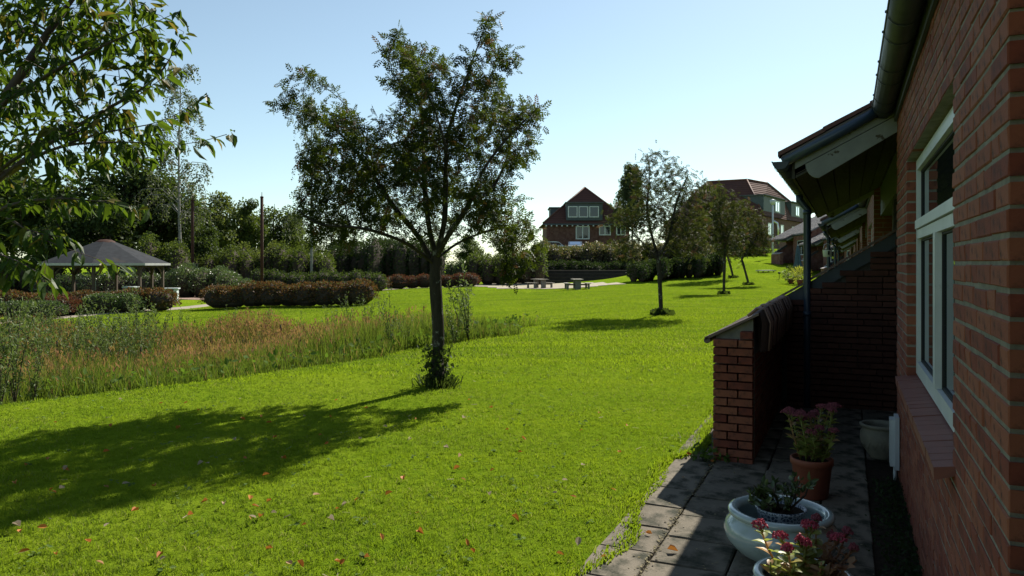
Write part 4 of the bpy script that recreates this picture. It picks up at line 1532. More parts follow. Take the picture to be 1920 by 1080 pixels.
def house_parts(root, detailed):
    bm = M['brickfar']
    # --- brick shell
    if not detailed:
        b = MB()
        for (x0, x1, z0, z1) in ((0, OP0, 0, 2.8), (OP1, CT0, 0, 2.8), (OP0, OP1, 0, OZ0), (OP0, OP1, OZ1, 2.8)):
            b.box((x0, -.3, z0), (x1, 0, z1))
        b.build('front_wall', bm, root)
    b = MB()
    b.box((0, -2.1, 0), (.3, -.302, 2.8))
    b.box((CT0 - .3, -2.1, 0), (CT0, -.302, 2.8))
    b.build('porch_wall', bm, root)
    b = MB()
    b.box((CT0 + .002, -2.1, 0), (6.85, -1.8, 2.3))
    b.box((7.102, -2.1, 0), (CT1 - .002, -1.8, 2.3))
    b.build('porch_back_wall', bm, root)
    b = MB()
    b.box((0.002, -8.0, 0), (CT1 - .002, -7.7, 2.8))
    b.build('rear_wall', bm, root)
    # doors at the back of the porch
    for x in (5.2, 8.0):
        dr = MB()
        dr.box((x, -1.795, .05), (x + .95, -1.76, 2.1))
        do = dr.build('door', M['slate'], root)
        hd = MB()
        hd.tube([(x + .82, -1.75, 1.05), (x + .82, -1.70, 1.05), (x + .70, -1.70, 1.05)], .01, 6)
        hd.build('handle', M['steel'], do)
    # ceiling of the recess
    b = MB()
    b.box((CT0 + .002, -1.798, 2.32), (CT1 - .002, -.302, 2.36))
    b.build('porch_ceiling', M['soffit'], root)
    b = MB()
    b.box((CT0 + .002, -.30, 2.30), (CT1 - .002, -.085, 2.72))
    b.build('porch_lintel', M['fascia'], root)
    # --- roof
    b = MB()
    th = .09
    def slope(x0, x1, s0, s1, lift=0., mat=0, th=th):
        b.hexa([(x0, s0, zr(s0) - th + lift), (x1, s0, zr(s0) - th + lift), (x1, s1, zr(s1) - th + lift), (x0, s1, zr(s1) - th + lift),
                (x0, s0, zr(s0) + lift), (x1, s0, zr(s0) + lift), (x1, s1, zr(s1) + lift), (x0, s1, zr(s1) + lift)], mat, .4)
    slope(0.0, CT0 - .05, -4.0, .10)
    slope(CT0 - .05, CT1, -4.0, S_OUT)
    zt = zr(-4.0)
    b.hexa([(0, -8.3, zt - 4.3 * SL - th), (CT1, -8.3, zt - 4.3 * SL - th), (CT1, -4.002, zt - th), (0, -4.002, zt - th), (0, -8.3, zt - 4.3 * SL), (CT1, -8.3, zt - 4.3 * SL), (CT1, -4.002, zt), (0, -4.002, zt)], 0, .4)
    # rolls of the tiles running down the slope
    x = .14
    while x < CT1 - .05:
        s1 = .11 if x < CT0 - .1 else S_OUT + .02
        nseg = 6
        for j in range(nseg):
            sa = -4.0 + (s1 + 4.0) * j / nseg
            sb = -4.0 + (s1 + 4.0) * (j + 1) / nseg
            t_ = rng.random()
            b.add([(x - .085, sa, zr(sa) + .004), (x - .04, sa, zr(sa) + .05), (x + .04, sa, zr(sa) + .05), (x + .085, sa, zr(sa) + .004),
                   (x - .085, sb, zr(sb) + .016), (x - .04, sb, zr(sb) + .064), (x + .04, sb, zr(sb) + .064), (x + .085, sb, zr(sb) + .016)],
                  [(0, 1, 5, 4), (1, 2, 6, 5), (2, 3, 7, 6), (4, 5, 6, 7)], 0, t_)
        x += .27
    b.tube([(0, -4.0, zt + .03), (CT1, -4.0, zt + .03)], .11, 8)
    b.build('roof', M['greytile'], root)
    # step of verge tiles over the near end of the low roof
    vt = MB()
    s_ = S_OUT + .03
    while s_ > .12:
        s2 = max(.08, s_ - .36)
        vt.hexa([(CT0 - .07, s2, zr(s2) + .005), (CT0 + .1, s2, zr(s2) + .005), (CT0 + .1, s_, zr(s_) + .012), (CT0 - .07, s_, zr(s_) + .012),
                 (CT0 - .07, s2, zr(s2) + .036), (CT0 + .1, s2, zr(s2) + .042), (CT0 + .1, s_, zr(s_) + .055), (CT0 - .07, s_, zr(s_) + .050)])
        s_ -= .34
    vt.build('verge_tiles', M['rooftile'], root)
    # barge boards at both ends of the low roof
    for x in (CT0 - .055, CT1 + .002):
        e = .028
        fb = MB()
        fb.hexa([(x, .0, zr(0) - .165), (x + e, .0, zr(0) - .165), (x + e, .74, zr(.74) - .165), (x, .74, zr(.74) - .165),
                 (x, .0, zr(0) - .095), (x + e, .0, zr(0) - .095), (x + e, .74, zr(.74) - .095), (x, .74, zr(.74) - .095)])
        fb.build('verge_fascia', M['barge'], root)
        poly = [(x - .006, .0, zr(0) - .172), (x - .006, .66, zr(.66) - .172)]
        for k in range(7):
            a = k / 6 * PI / 2
            poly.append((x - .006, .66 - .10 * (1 - math.cos(a)) , zr(.66) - .172 - .115 * math.sin(a)))
        poly.append((x - .006, .0, zr(0) - .30))
        bb = MB()
        bb.prism(poly, (.03, 0, 0))
        bb.build('barge_board', M['barge'], root)
    # soffit boards under the low roof
    ns = 6
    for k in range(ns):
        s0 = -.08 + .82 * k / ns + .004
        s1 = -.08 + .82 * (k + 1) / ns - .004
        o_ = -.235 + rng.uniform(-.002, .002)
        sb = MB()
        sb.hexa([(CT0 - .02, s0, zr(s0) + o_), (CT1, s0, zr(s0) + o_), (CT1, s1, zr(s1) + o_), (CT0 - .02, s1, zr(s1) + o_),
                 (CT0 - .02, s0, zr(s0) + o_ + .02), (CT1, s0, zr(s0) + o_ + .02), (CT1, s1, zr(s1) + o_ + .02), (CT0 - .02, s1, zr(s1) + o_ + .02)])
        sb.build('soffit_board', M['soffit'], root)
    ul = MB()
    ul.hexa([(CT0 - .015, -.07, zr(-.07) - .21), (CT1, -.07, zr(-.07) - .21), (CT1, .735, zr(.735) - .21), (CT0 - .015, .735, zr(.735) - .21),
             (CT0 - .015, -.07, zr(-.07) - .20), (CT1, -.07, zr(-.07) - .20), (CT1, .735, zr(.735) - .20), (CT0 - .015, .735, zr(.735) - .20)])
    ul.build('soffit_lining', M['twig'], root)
    for x in (.002, CT1 - .25):
        gw = MB()
        gw.prism([(x, -.31, 2.4), (x, -7.9, 2.4), (x, -7.9, zr(-4) - 3.9 * SL - .1), (x, -4, zr(-4) - .1), (x, -.31, zr(-.31) - .1)], (.24, 0, 0))
        gw.build('gable_wall', bm, root)
    eb = MB()
    eb.box((CT0 - .02, .742, zr(.742) - .24), (CT1, .765, zr(.742) - .06))
    eb.build('eave_board', M['soffit'], root)
    # gutters
    g = MB()
    half_gutter(g, (-.12, .098, 2.81), (CT0 + .02, .098, 2.81), .075, (0, 1, 0))
    x = .3
    k = 0
    while x < CT0:
        band(g, (x, .098, 2.81), .081, (0, 1, 0), .006)
        x += .34 if k % 2 else .62
        k += 1
    band(g, (CT0 - .04, .098, 2.81), .084, (0, 1, 0), .03)
    # end stop
    a = np.linspace(PI, 2 * PI, 9)
    g.add(np.stack([np.full(9, CT0 + .02), .098 + .075 * np.cos(a), 2.81 + .075 * np.sin(a)], 1), [tuple(range(9))], 0, .5)
    g.build('upper_gutter', M['zinc'], root)
    fb = MB()
    fb.box((0, .003, 2.70), (CT0 - .06, .02, 2.86))
    fb.build('upper_fascia', M['fascia'], root)
    g = MB()
    zl = zr(S_OUT) - .055
    half_gutter(g, (CT0 - .13, S_OUT + .005, zl), (CT1, S_OUT + .005, zl), .065, (0, 1, 0))
    for x in np.arange(CT0 + .1, CT1, .5):
        band(g, (x, S_OUT + .005, zl), .071, (0, 1, 0), .008)
    a = np.linspace(PI, 2 * PI, 9)
    g.add(np.stack([np.full(9, CT0 - .13), S_OUT + .005 + .065 * np.cos(a), zl + .065 * np.sin(a)], 1), [tuple(range(9))], 0, .5)
    g.build('lower_gutter', M['zinc'], root)
    g = MB()
    g.tube([(CT0 - .09, .12, zr(.12) - .065), (CT0 - .09, .45, zr(.45) - .07), (CT0 - .09, S_OUT - .01, zr(S_OUT) - .06)], .040, 12)
    g.build('verge_pipe', M['bluepipe'], root)
    g = MB()
    sx = .76
    g.tube([(6.77, S_OUT, zl - .06), (6.77, S_OUT, zl - .12), (6.77, sx, zl - .22), (6.77, sx, .9), (6.77, sx, .02)], .040, 12)
    for z in (2.15, 1.02):
        g.tube([(6.77, sx, z), (6.77, sx, z + .05)], .046, 12)
    g.build('downpipe', M['bluepipe'], root)
    # --- window
    wf = MB()
    y0, y1 = -.115, -.055
    def bar(x0, x1, z0, z1, d=0.):
        wf.box((x0, y0, z0), (x1, y1 + d, z1), 0, .5)
    bar(OP0 + .004, OP0 + .07, OZ0 + .03, OZ1 - .004)
    bar(OP1 - .07, OP1 - .004, OZ0 + .03, OZ1 - .004)
    bar(OP0 + .071, OP1 - .071, OZ0 + .03, OZ0 + .11)
    bar(OP0 + .071, OP1 - .071, OZ1 - .07, OZ1 - .004)
    zt_ = 1.76
    bar(OP0 + .071, OP1 - .071, zt_, zt_ + .055)
    bar(OP0 + .071, OP1 - .071, zt_ + .062, zt_ + .115, .012)
    mx_ = (OP0 + OP1) / 2
    bar(mx_ - .045, mx_ + .045, OZ0 + .111, zt_ - .001, .008)
    wo = wf.build('window', M['white'], root)
    for (x0, x1, z0, z1) in ((OP0 + .072, mx_ - .047, OZ0 + .112, zt_ - .002), (mx_ + .047, OP1 - .072, OZ0 + .112, zt_ - .002), (OP0 + .072, OP1 - .072, zt_ + .117, OZ1 - .072)):
        pn = MB()
        pn.box((x0 + .012, -.092, z0 + .012), (x1 - .012, -.088, z1 - .012), 0, .5)
        pn.build('pane', M['glass'], wo)
        ga = MB()
        for q in (((x0, -.10, z0), (x1, -.078, z0 + .012)), ((x0, -.10, z1 - .012), (x1, -.078, z1)), ((x0, -.10, z0 + .0125), (x0 + .012, -.078, z1 - .0125)), ((x1 - .012, -.10, z0 + .0125), (x1, -.078, z1 - .0125))):
            ga.box(*q, 0, .5)
        ga.build('gasket', M['black'], wo)
    # a blind dark room behind the glass is closed by the back of the house
    return root

def brick_rows(u0, u1, z0, z1, seed, hole=None, row=.0667):
    rg = random.Random(seed)
    out_ = []
    n = int(round((z1 - z0) / row))
    for r in range(n):
        z = z0 + r * row
        spans = [(u0, u1)]
        if hole:
            hx0, hx1, hz0, hz1 = hole
            if z + row * .5 > hz0 and z + row * .5 < hz1:
                spans = [(u0, hx0), (hx1, u1)]
        for (a, c) in spans:
            x = a
            first = True
            k = r % 4
            while x < c - .02:
                if first:
                    L = (.108, .228, .168, .228)[k]
                else:
                    L = .108 if rg.random() < .34 else .228
                if x + L > c - .07:
                    L = c - x
                out_.append((x, min(L, c - x), z, r))
                x += L + .013
                first = False
    return out_

def brick_template(L, hgt=.0535, dep=.108):
    """brick with its arrises worn: origin at its lower left front edge; x length, y out, z up"""
    c = .0035
    mb = MB()
    v = [(0, -dep, 0), (L, -dep, 0), (L, -dep, hgt), (0, -dep, hgt), (0, -c, 0), (L, -c, 0), (L, -c, hgt), (0, -c, hgt), (c, 0, c), (L - c, 0, c), (L - c, 0, hgt - c), (c, 0, hgt - c)]
    v = np.array(v)
    v[4:] += rng.normal(0, .0009, (8, 3))
    f = [(0, 4, 5, 1), (1, 5, 6, 2), (2, 6, 7, 3), (3, 7, 4, 0), (4, 8, 9, 5), (5, 9, 10, 6), (6, 10, 11, 7), (7, 11, 8, 4), (8, 11, 10, 9), (0, 1, 2, 3)]
    return v, f

BM = {}
def brick_mesh(L, m='brick'):
    key = (round(L * 100), m)
    lst = BM.setdefault(key, [])
    if len(lst) < 3:
        v, f = brick_template(L)
        mb = MB()
        mb.add(v, f, 0, rng.random())
        lst.append(mb.mesh('brick', M[m]))
        return lst[-1]
    return random.choice(lst)

def brick_face(parent, bricks, frame, limit=300, world=None, m='brick'):
    """frame: function (u, z) -> location in parent coords, with rotation rz (about z)"""
    loc, rz = frame
    scored = []
    for (u, L, z, r) in bricks:
        p = Vector(loc(u, z))
        wpt = world(p)
        if wpt.y > .4:
            X, Y = 960 + F * wpt.x / wpt.y, HOR - F * (wpt.z - EYE) / wpt.y
            sc_ = L / wpt.y ** 2 if (-60 < X < 1960 and -60 < Y < 1120) else 0
        else:
            sc_ = 0
        scored.append((sc_, u, L, z))
    scored.sort(key=lambda q: -q[0])
    rest = MB()
    n = 0
    for i, (q, u, L, z) in enumerate(scored):
        jig = (random.gauss(0, .0012), max(-.0012, random.gauss(0, .0007)), random.gauss(0, .0009))
        p = Vector(loc(u, z)) + Vector(jig)
        if n < limit and q > 0:
            link('brick', brick_mesh(L, m), parent, p, (0, 0, rz + random.gauss(0, .002)))
            n += 1
        else:
            v, f = brick_template(L)
            c, s = math.cos(rz), math.sin(rz)
            vv = np.stack([v[:, 0] * c - v[:, 1] * s, v[:, 0] * s + v[:, 1] * c, v[:, 2]], 1) + np.array(p)
            rest.add(vv, f, 0, rng.random())
    if rest.v:
        rest.build('bricks', M[m], parent, kind='stuff')

UNITS = []
# chain of houses along the terrace: origin, heading
o_ = Vector((P0.x, P0.y, 0))
heads = [24.43, 24.43, 24.43, 24.43, 23.5, 19, 10, 4]
orig = []
for hd in heads:
    orig.append((o_.copy(), R(hd)))
    o_ = o_ + Vector((math.sin(R(hd)), math.cos(R(hd)), 0)) * 10.0

# the near house, brick by brick
near = thing('terraced_house', 'near red brick terraced house with white window, grey gutters and low porch roof', 'house', P0, RZ, 'brick houses of the terrace')
house_parts(near, True)
wall = MB()
for (x0, x1, z0, z1) in ((.005, OP0 - .005, 0, 2.8), (OP1 + .005, CT0 - .005, 0, 2.8), (OP0 - .004, OP1 + .004, 0, OZ0 - .006), (OP0 - .004, OP1 + .004, OZ1 + .006, 2.8)):
    wall.box((x0, -.30, z0), (x1, -.0045, z1), 0, .5)
wallo = wall.build('front_wall', M['mortar'], near)
def to_world(p):
    return P0 + Tv * p.x + Nv * p.y + Vector((0, 0, p.z))
rows = brick_rows(0., CT0, .008, 2.80, 3, (OP0, OP1, OZ0, OZ1))
brick_face(wallo, rows, (lambda u, z: (u, 0, z), 0.), 300, to_world)
# bricks of the corner return, facing the camera
ret = [(u, L, z, r) for (u, L, z, r) in brick_rows(0, .60, .008, 2.80, 8)]
rb = MB()
for (u, L, z, r) in ret:
    if u < .10:
        continue
    v, f = brick_template(L)
    # rotate: x -> -y (inwards), y(out) -> -x
    vv = np.stack([-v[:, 1] * -1 * -1 * -1 * 0 + v[:, 1] * -1, -(v[:, 0] + u), v[:, 2] + z], 1)
    rb.add(vv, f, 0, rng.random())
rb.build('return_bricks', M['brick'], near, kind='stuff')

# sill: tiles laid side by side, falling outwards
sillp = MB()
sillp.box((OP0 - .03, -.12, OZ0 - .055), (OP1 + .0, -.02, OZ0 - .012), 0, .5)
sillo = sillp.build('sill', M['mortar'], near)
sm = []
for k in range(3):
    mb = MB()
    wd_ = .104
    j = rng.normal(0, .0012, 4)
    mb.hexa([(0, -.125, .0 + .018), (wd_, -.125, .018), (wd_, .062, -.045), (0, .062, -.045), (0, -.125, .030), (wd_, -.125, .030 + j[0]), (wd_, .064, .0 + j[1]), (0, .064, .0 + j[2])])
    sm.append(mb.mesh('sill_tile', M['silltile']))
x = OP0 - .035
while x < OP1 - .05:
    link('sill_tile', random.choice(sm), sillo, (x, random.gauss(0, .001), OZ0 - .004 + random.gauss(0, .0006)))
    x += .109

# cable box on the wall by the porch
mbx = MB()
mbx.box((3.98, .006, .10), (4.12, .055, .47), 0, .5)
mbx_o = thing('meter_box', 'pale grey meter box low on the brick wall by the stone urn', 'box', W(4.05, 0, .1), RZ)
t2 = MB()
t2.box((-.09, .006, 0), (.09, .034, .38), 0, .5)
t2.build('backplate', M['meter'], mbx_o)
t2 = MB()
t2.box((-.07, .0345, .02), (.07, .066, .36), 0, .5)
t2.build('cover', M['white'], mbx_o)
t2 = MB()
t2.tube([(0, .03, 0), (0, .03, -.1)], .012, 8)
t2.build('conduit', M['meter'], mbx_o)

# simple houses further along and the one behind the viewer
far_house = thing('terraced_house', 'second brick house of the terrace, just beyond the low porch wall', 'house', orig[1][0], PI / 2 - orig[1][1], 'brick houses of the terrace')
house_parts(far_house, False)
sp_ = MB()
sp_.box((OP0 - .03, -.12, OZ0 - .05), (OP1, .06, OZ0 - .004))
sp_.build('sill', M['silltile'], far_house)
index_kids()
FH = ['third brick house along the terrace, mostly hidden by porch roofs', 'fourth brick house along the terrace, mostly hidden by porch roofs', 'fifth brick house, its porch roof showing above the sloping wall', 'brick house with the closed blue parasol on its terrace', 'brick house left of the blue parasol with grey ribbed roof', 'last brick house of the terrace where the row meets the trees']
for k in range(2, 8):
    c = copy_tree(far_house)
    o0, hd = orig[k]
    mid = o0 + Vector((math.sin(hd), math.cos(hd), 0)) * 5
    c.location = (o0.x, o0.y, max(0, hz(mid.x - 2, mid.y)))
    c.rotation_euler = (0, 0, PI / 2 - hd)
    c['label'] = FH[k - 2]
c = copy_tree(far_house)
c.location = P0 - Tv * 10.9
c.rotation_euler = (0, 0, RZ)
c['label'] = 'brick house whose porch stands round the viewpoint'

# partition walls with sloping tops and the low walls before them
def wall_top(s):
    return 1.21 + (1.06 - s) * .63

def partition(root, detailed):
    b = MB()
    x0, x1 = 6.86, 7.10
    b.prism([(x0 + .005, -1.795, 0), (x0 + .005, 1.03, 0), (x0 + .005, 1.03, wall_top(1.03) - .06), (x0 + .005, .0, wall_top(0) - .06), (x0 + .005, -.1, wall_top(-.1) - .04), (x0 + .005, -.1, 2.318), (x0 + .005, -1.795, 2.318)], (x1 - x0 - .01, 0, 0), 0, .5)
    core_ = b.build('brickwork', M['shademortar'] if detailed else M['brickfar'], root)
    fb = MB()
    fb.hexa([(x0 - .03, -.16, wall_top(-.16) - .17), (x0 - .004, -.16, wall_top(-.16) - .17), (x0 - .004, 1.06, wall_top(1.06) - .17), (x0 - .03, 1.06, wall_top(1.06) - .17),
             (x0 - .03, -.16, wall_top(-.16) - .015), (x0 - .004, -.16, wall_top(-.16) - .015), (x0 - .004, 1.06, wall_top(1.06) - .015), (x0 - .03, 1.06, wall_top(1.06) - .015)])
    fb.build('fascia_board', M['fascia'], root)
    s_ = 1.10
    while s_ > -.1:
        s2 = s_ - .34
        cb = MB()
        cb.hexa([(x0 - .06, s2, wall_top(s2) - .005), (x1 + .06, s2, wall_top(s2) - .005), (x1 + .06, s_, wall_top(s_)), (x0 - .06, s_, wall_top(s_)),
                 (x0 - .06, s2, wall_top(s2) + .018), (x1 + .06, s2, wall_top(s2) + .018), (x1 + .06, s_, wall_top(s_) + .03), (x0 - .06, s_, wall_top(s_) + .03)])
        cb.build('coping_tile', M['coping'], root)
        s_ -= .32
    return core_

pw = thing('partition_wall', 'shade-darkened brick wall with sloping fascia board closing the near porch', 'wall', P0, RZ)
pc = partition(pw, True)
rowsP = []
for (u, L, z, r) in brick_rows(-.97, .95, .008, 2.2, 12):
    # u runs from outer end (s = 1.03) inwards
    s_hi = -u + .0
    s_lo = s_hi - L
    if z + .06 < min(wall_top(s_hi), wall_top(s_lo)) - .05 or s_hi < -.12:
        rowsP.append((u, L, z, r))
brick_face(pc, rowsP, (lambda u, z: (6.86, -u, z), -PI / 2), 300, to_world, 'shadebrick')

pf = thing('partition_wall', 'brick wall with sloping tiled top in the second porch', 'wall', orig[1][0], PI / 2 - orig[1][1], 'partition walls between the porches')
partition(pf, False)

def low_wall_plain(root):
    b = MB()
    b.prism([(4.08, 1.03, 0), (4.08, 1.33, 0), (4.08, 1.33, 1.02), (4.08, 1.03, 1.16)], (3.02, 0, 0), 0, .5)
    b.build('brickwork', M['brickfar'], root)
    b = MB()
    b.hexa([(4.03, 1.00, 1.165), (6.85, 1.00, 1.165), (6.85, 1.40, .99), (4.03, 1.40, .99), (4.03, 1.00, 1.20), (6.85, 1.00, 1.20), (6.85, 1.40, 1.025), (4.03, 1.40, 1.025)])
    b.build('coping', M['coping'], root)
lf_ = thing('low_wall', 'low brick wall with tiled top before the second porch', 'wall', orig[1][0], PI / 2 - orig[1][1], 'low brick walls before the porches')
low_wall_plain(lf_)
index_kids()
LW = ['third porch', 'fourth porch', 'fifth porch', 'porch with the blue parasol', 'porch left of the blue parasol', 'last porch of the terrace']
for k in range(2, 8):
    o0, hd = orig[k]
    mid = o0 + Vector((math.sin(hd), math.cos(hd), 0)) * 5
    for src, lab in ((pf, 'brick wall with sloping tiled top in the ' + LW[k - 2]), (lf_, 'low brick wall with tiled top before the ' + LW[k - 2])):
        c = copy_tree(src)
        c.location = (o0.x, o0.y, max(0, hz(mid.x - 2, mid.y)))
        c.rotation_euler = (0, 0, PI / 2 - hd)
        c['label'] = lab
c = copy_tree(pf)
c.location = P0 - Tv * 10.9
c.rotation_euler = (0, 0, RZ)
c['label'] = 'brick wall with sloping tiled top behind the viewpoint'

# near low wall: brick pier end, hung tiles on its inner top, slanted coping
lw = thing('low_wall', 'low brick wall ending in a pier with slanted tiled top at the lawn edge', 'wall', P0, RZ, 'low brick walls before the porches')
b = MB()
pt = lambda s: 1.165 - (s - 1.03) * .50
b.prism([(4.088, 1.036, 0), (4.088, 1.324, 0), (4.088, 1.324, pt(1.324)), (4.088, 1.036, pt(1.036))], (3.01, 0, 0), 0, .5)
lwc = b.build('brickwork', M['mortar'], lw)
rowsE = []
for r in range(17):
    z = .008 + r * .0667
    a = (.184, .103) if r % 2 == 0 else (.103, .184)
    u = 0
    for L in a:
        s_out = 1.33 - u
        if z + .052 < pt(min(1.33, s_out)) - .015:
            rowsE.append((u, L, z, r))
        elif z + .052 < pt(s_out - L) - .02 and L > .12:
            rowsE.append((u + L * .5, L * .5, z, r))
        u += L + .013
brick_face(lwc, rowsE, (lambda u, z: (4.08, 1.33 - u, z), -PI / 2), 80, to_world)
# long faces
rs_ = MB()
for side in (0, 1):
    for (u, L, z, r) in brick_rows(4.19, 7.1 if side else 6.84, .008, 1.0 if side else .86, 30 + side):
        v, f = brick_template(L, dep=.04)
        if side:
            vv = v + np.array([u, 1.33, z])
        else:
            vv = np.stack([u + L - v[:, 0], 1.03 - v[:, 1], v[:, 2] + z], 1)
        rs_.add(vv, f, 0, rng.random())
rs_.build('bricks', M['brick'], lwc, kind='stuff')
# slanted top tiles
tm = []
for k in range(3):
    mb = MB()
    L = .232
    mb.hexa([(0, .985, pt(.985) + .006), (L, .985, pt(.985) + .006), (L, 1.40, pt(1.40) + .002), (0, 1.40, pt(1.40) + .002),
             (0, .985, pt(.985) + .026), (L, .985, pt(.985) + .026), (L, 1.405, pt(1.40) + .026), (0, 1.405, pt(1.40) + .026)])
    mb.tube([(0.0, 1.385, pt(1.385) - .006), (L, 1.385, pt(1.385) - .006)], .026, 8)
    tm.append(mb.mesh('coping_tile', M['coping']))
x = 4.03
while x < 7.0:
    link('coping_tile', random.choice(tm), lw, (x, random.gauss(0, .002), random.gauss(0, .0015)), (0, random.gauss(0, .004), 0))
    x += .236
# hung tiles: bent cap over the ridge and a long skirt down the inner face
hm = []
for k in range(3):
    mb = MB()
    prof = [(1.10, pt(1.10) + .018), (1.02, pt(1.02) + .03), (.985, pt(.985) + .015), (.970, 1.12), (.985, .90)]
    wv_ = .165
    n_ = 8
    V, fs = [], []
    for i in range(n_ + 1):
        f_ = i / n_
        bulge = .062 * math.sin(f_ * PI) ** .6
        for (s_, z_) in prof:
            V.append((f_ * wv_, s_ - bulge * (.85 if z_ < 1.16 else .3), z_ + bulge * (.55 if s_ > .98 and z_ > 1.1 else 0)))
    m_ = len(prof)
    for i in range(n_):
        for j in range(m_ - 1):
            fs.append((i * m_ + j, (i + 1) * m_ + j, (i + 1) * m_ + j + 1, i * m_ + j + 1))
    mb.add(V, fs, 0, rng.random(), True)
    mb.tube([(0, .985, .90), (.03, .970, .90), (.08, .962, .90), (.13, .970, .90), (.165, .985, .90)], .009, 5)
    mb.tube([(.08, 1.09, pt(1.09) + .04), (.08, 1.02, pt(1.02) + .07), (.08, .958, pt(.985) + .045), (.08, .916, 1.13), (.08, .930, .9)], .013, 5, 1, .9)  # pale rib along the bulge, a highlight put in by colour
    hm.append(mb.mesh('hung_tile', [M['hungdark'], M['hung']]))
x = 4.10
while x < 6.78:
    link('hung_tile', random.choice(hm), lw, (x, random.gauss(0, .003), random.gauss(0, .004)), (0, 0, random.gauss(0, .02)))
    x += .21

# ------------------------------------------------------------------ paving
under = MB()
q_ = [W(-4.5, -1.75), W(-4.5, 1.62), W(7.0, 1.62), W(7.0, -1.75)]
under.add([(v.x, v.y, .006) for v in q_], [(0, 1, 2, 3)], 0, .5)
pav = under.build('patio', M['soil'], kind='structure')
slabm = []
for k in range(5):
    mb = MB()
    L, c = .388, .006
    v = np.array([(0, 0, -.03), (L, 0, -.03), (L, L, -.03), (0, L, -.03), (0, 0, .024), (L, 0, .024), (L, L, .024), (0, L, .024), (c, c, .03), (L - c, c, .03), (L - c, L - c, .03), (c, L - c, .03)])
    v[4:, :2] += rng.normal(0, .002, (8, 2))
    mb.add(v, [(0, 1, 5, 4), (1, 2, 6, 5), (2, 3, 7, 6), (3, 0, 4, 7), (4, 5, 9, 8), (5, 6, 10, 9), (6, 7, 11, 10), (7, 4, 8, 11), (8, 9, 10, 11)], 0, k / 5)
    slabm.append(mb.mesh('paving_slab', M['slab']))
for ci, s0 in enumerate((1.315, .915, .515, .22, -.18, -.58, -.98, -1.38)):
    t0 = 3.79 - 17 * .4
    for k in range(25):
        t = t0 + k * .4 + (.10 if ci == 0 else (0, .0, .02, -.01)[ci % 4])
        if t > 6.6:
            continue
        if s0 < .2 and t < 4.35:
            continue
        if 4.0 < t + .2 and ci == 0:
            continue
        p = W(t, s0, random.gauss(0, .0025))
        sc1 = .77 if ci == 0 else 1.0 if ci != 3 else .73
        lo = link('paving_slab', random.choice(slabm), pav, p, (random.gauss(0, .006), random.gauss(0, .006), RZ + random.gauss(0, .006)), (1, sc1, 1))

# outer path beyond the pier, gravelly
gs = MB()
q_ = [W(3.9, 1.33), W(3.9, 1.66), W(9.5, 1.70), W(9.5, 1.33)]
gs.add([(v.x, v.y, .012) for v in q_], [(0, 1, 2, 3)], 0, .5)
gs.build('edge_path', M['slab'], kind='structure')

# weeds and creeping green along the foot of the wall
def ground_green(name, label, n, fs, size, m):
    mb = MB()
    P = np.array([fs() for _ in range(n)])
    dd = rng.normal(0, .8, P.shape) + np.array([0, 0, .4])
    mb.scatter([(0, 0, 0), (.4, .3, .03), (1, 0, -.05), (.4, -.3, .03)], RHOMB_F, P, unit(dd), rng.normal(0, .5, P.shape) + np.array([0, 0, 1.]), rng.uniform(.5, 1.2, n) * size)
    return mb.build(name, M[m], label=label, kind='stuff')
ground_green('ground_cover', 'dark creeping plants along the foot of the house wall', 2600, lambda: tuple(W(rng.uniform(-.5, 3.9), abs(rng.normal(.08, .055)), rng.uniform(.01, .06))), .03, 'hedgedark')
ground_green('weeds', 'green weeds at the foot of the brick pier', 160, lambda: tuple(W(4.0 + rng.normal(0, .06), 1.33 + rng.normal(.02, .09), rng.uniform(.02, .11))), .06, 'weed')
# moss and crumbs in the joints
def crumbs():
    mb = MB()
    n = 900
    t = rng.uniform(.5, 4.2, n)
    s = np.where(rng.random(n) < .6, 1.31 + rng.normal(0, .015, n), rng.uniform(.2, 1.6, n))
    P = np.array([W(a, c, .034) for a, c in zip(t, s)])
    mb.scatter([(0, 0, 0), (.5, .3, .1), (1, 0, 0), (.5, -.3, .1)], RHOMB_F, P, rng.normal(0, 1, (n, 3)) * [1, 1, .15], rng.normal(0, .3, (n, 3)) + np.array([0, 0, 1.]), rng.uniform(.006, .024, n))
    mb.build('crumbs', M['dried'], label='dry crumbs and grass cuttings on the paving', kind='stuff')
crumbs()

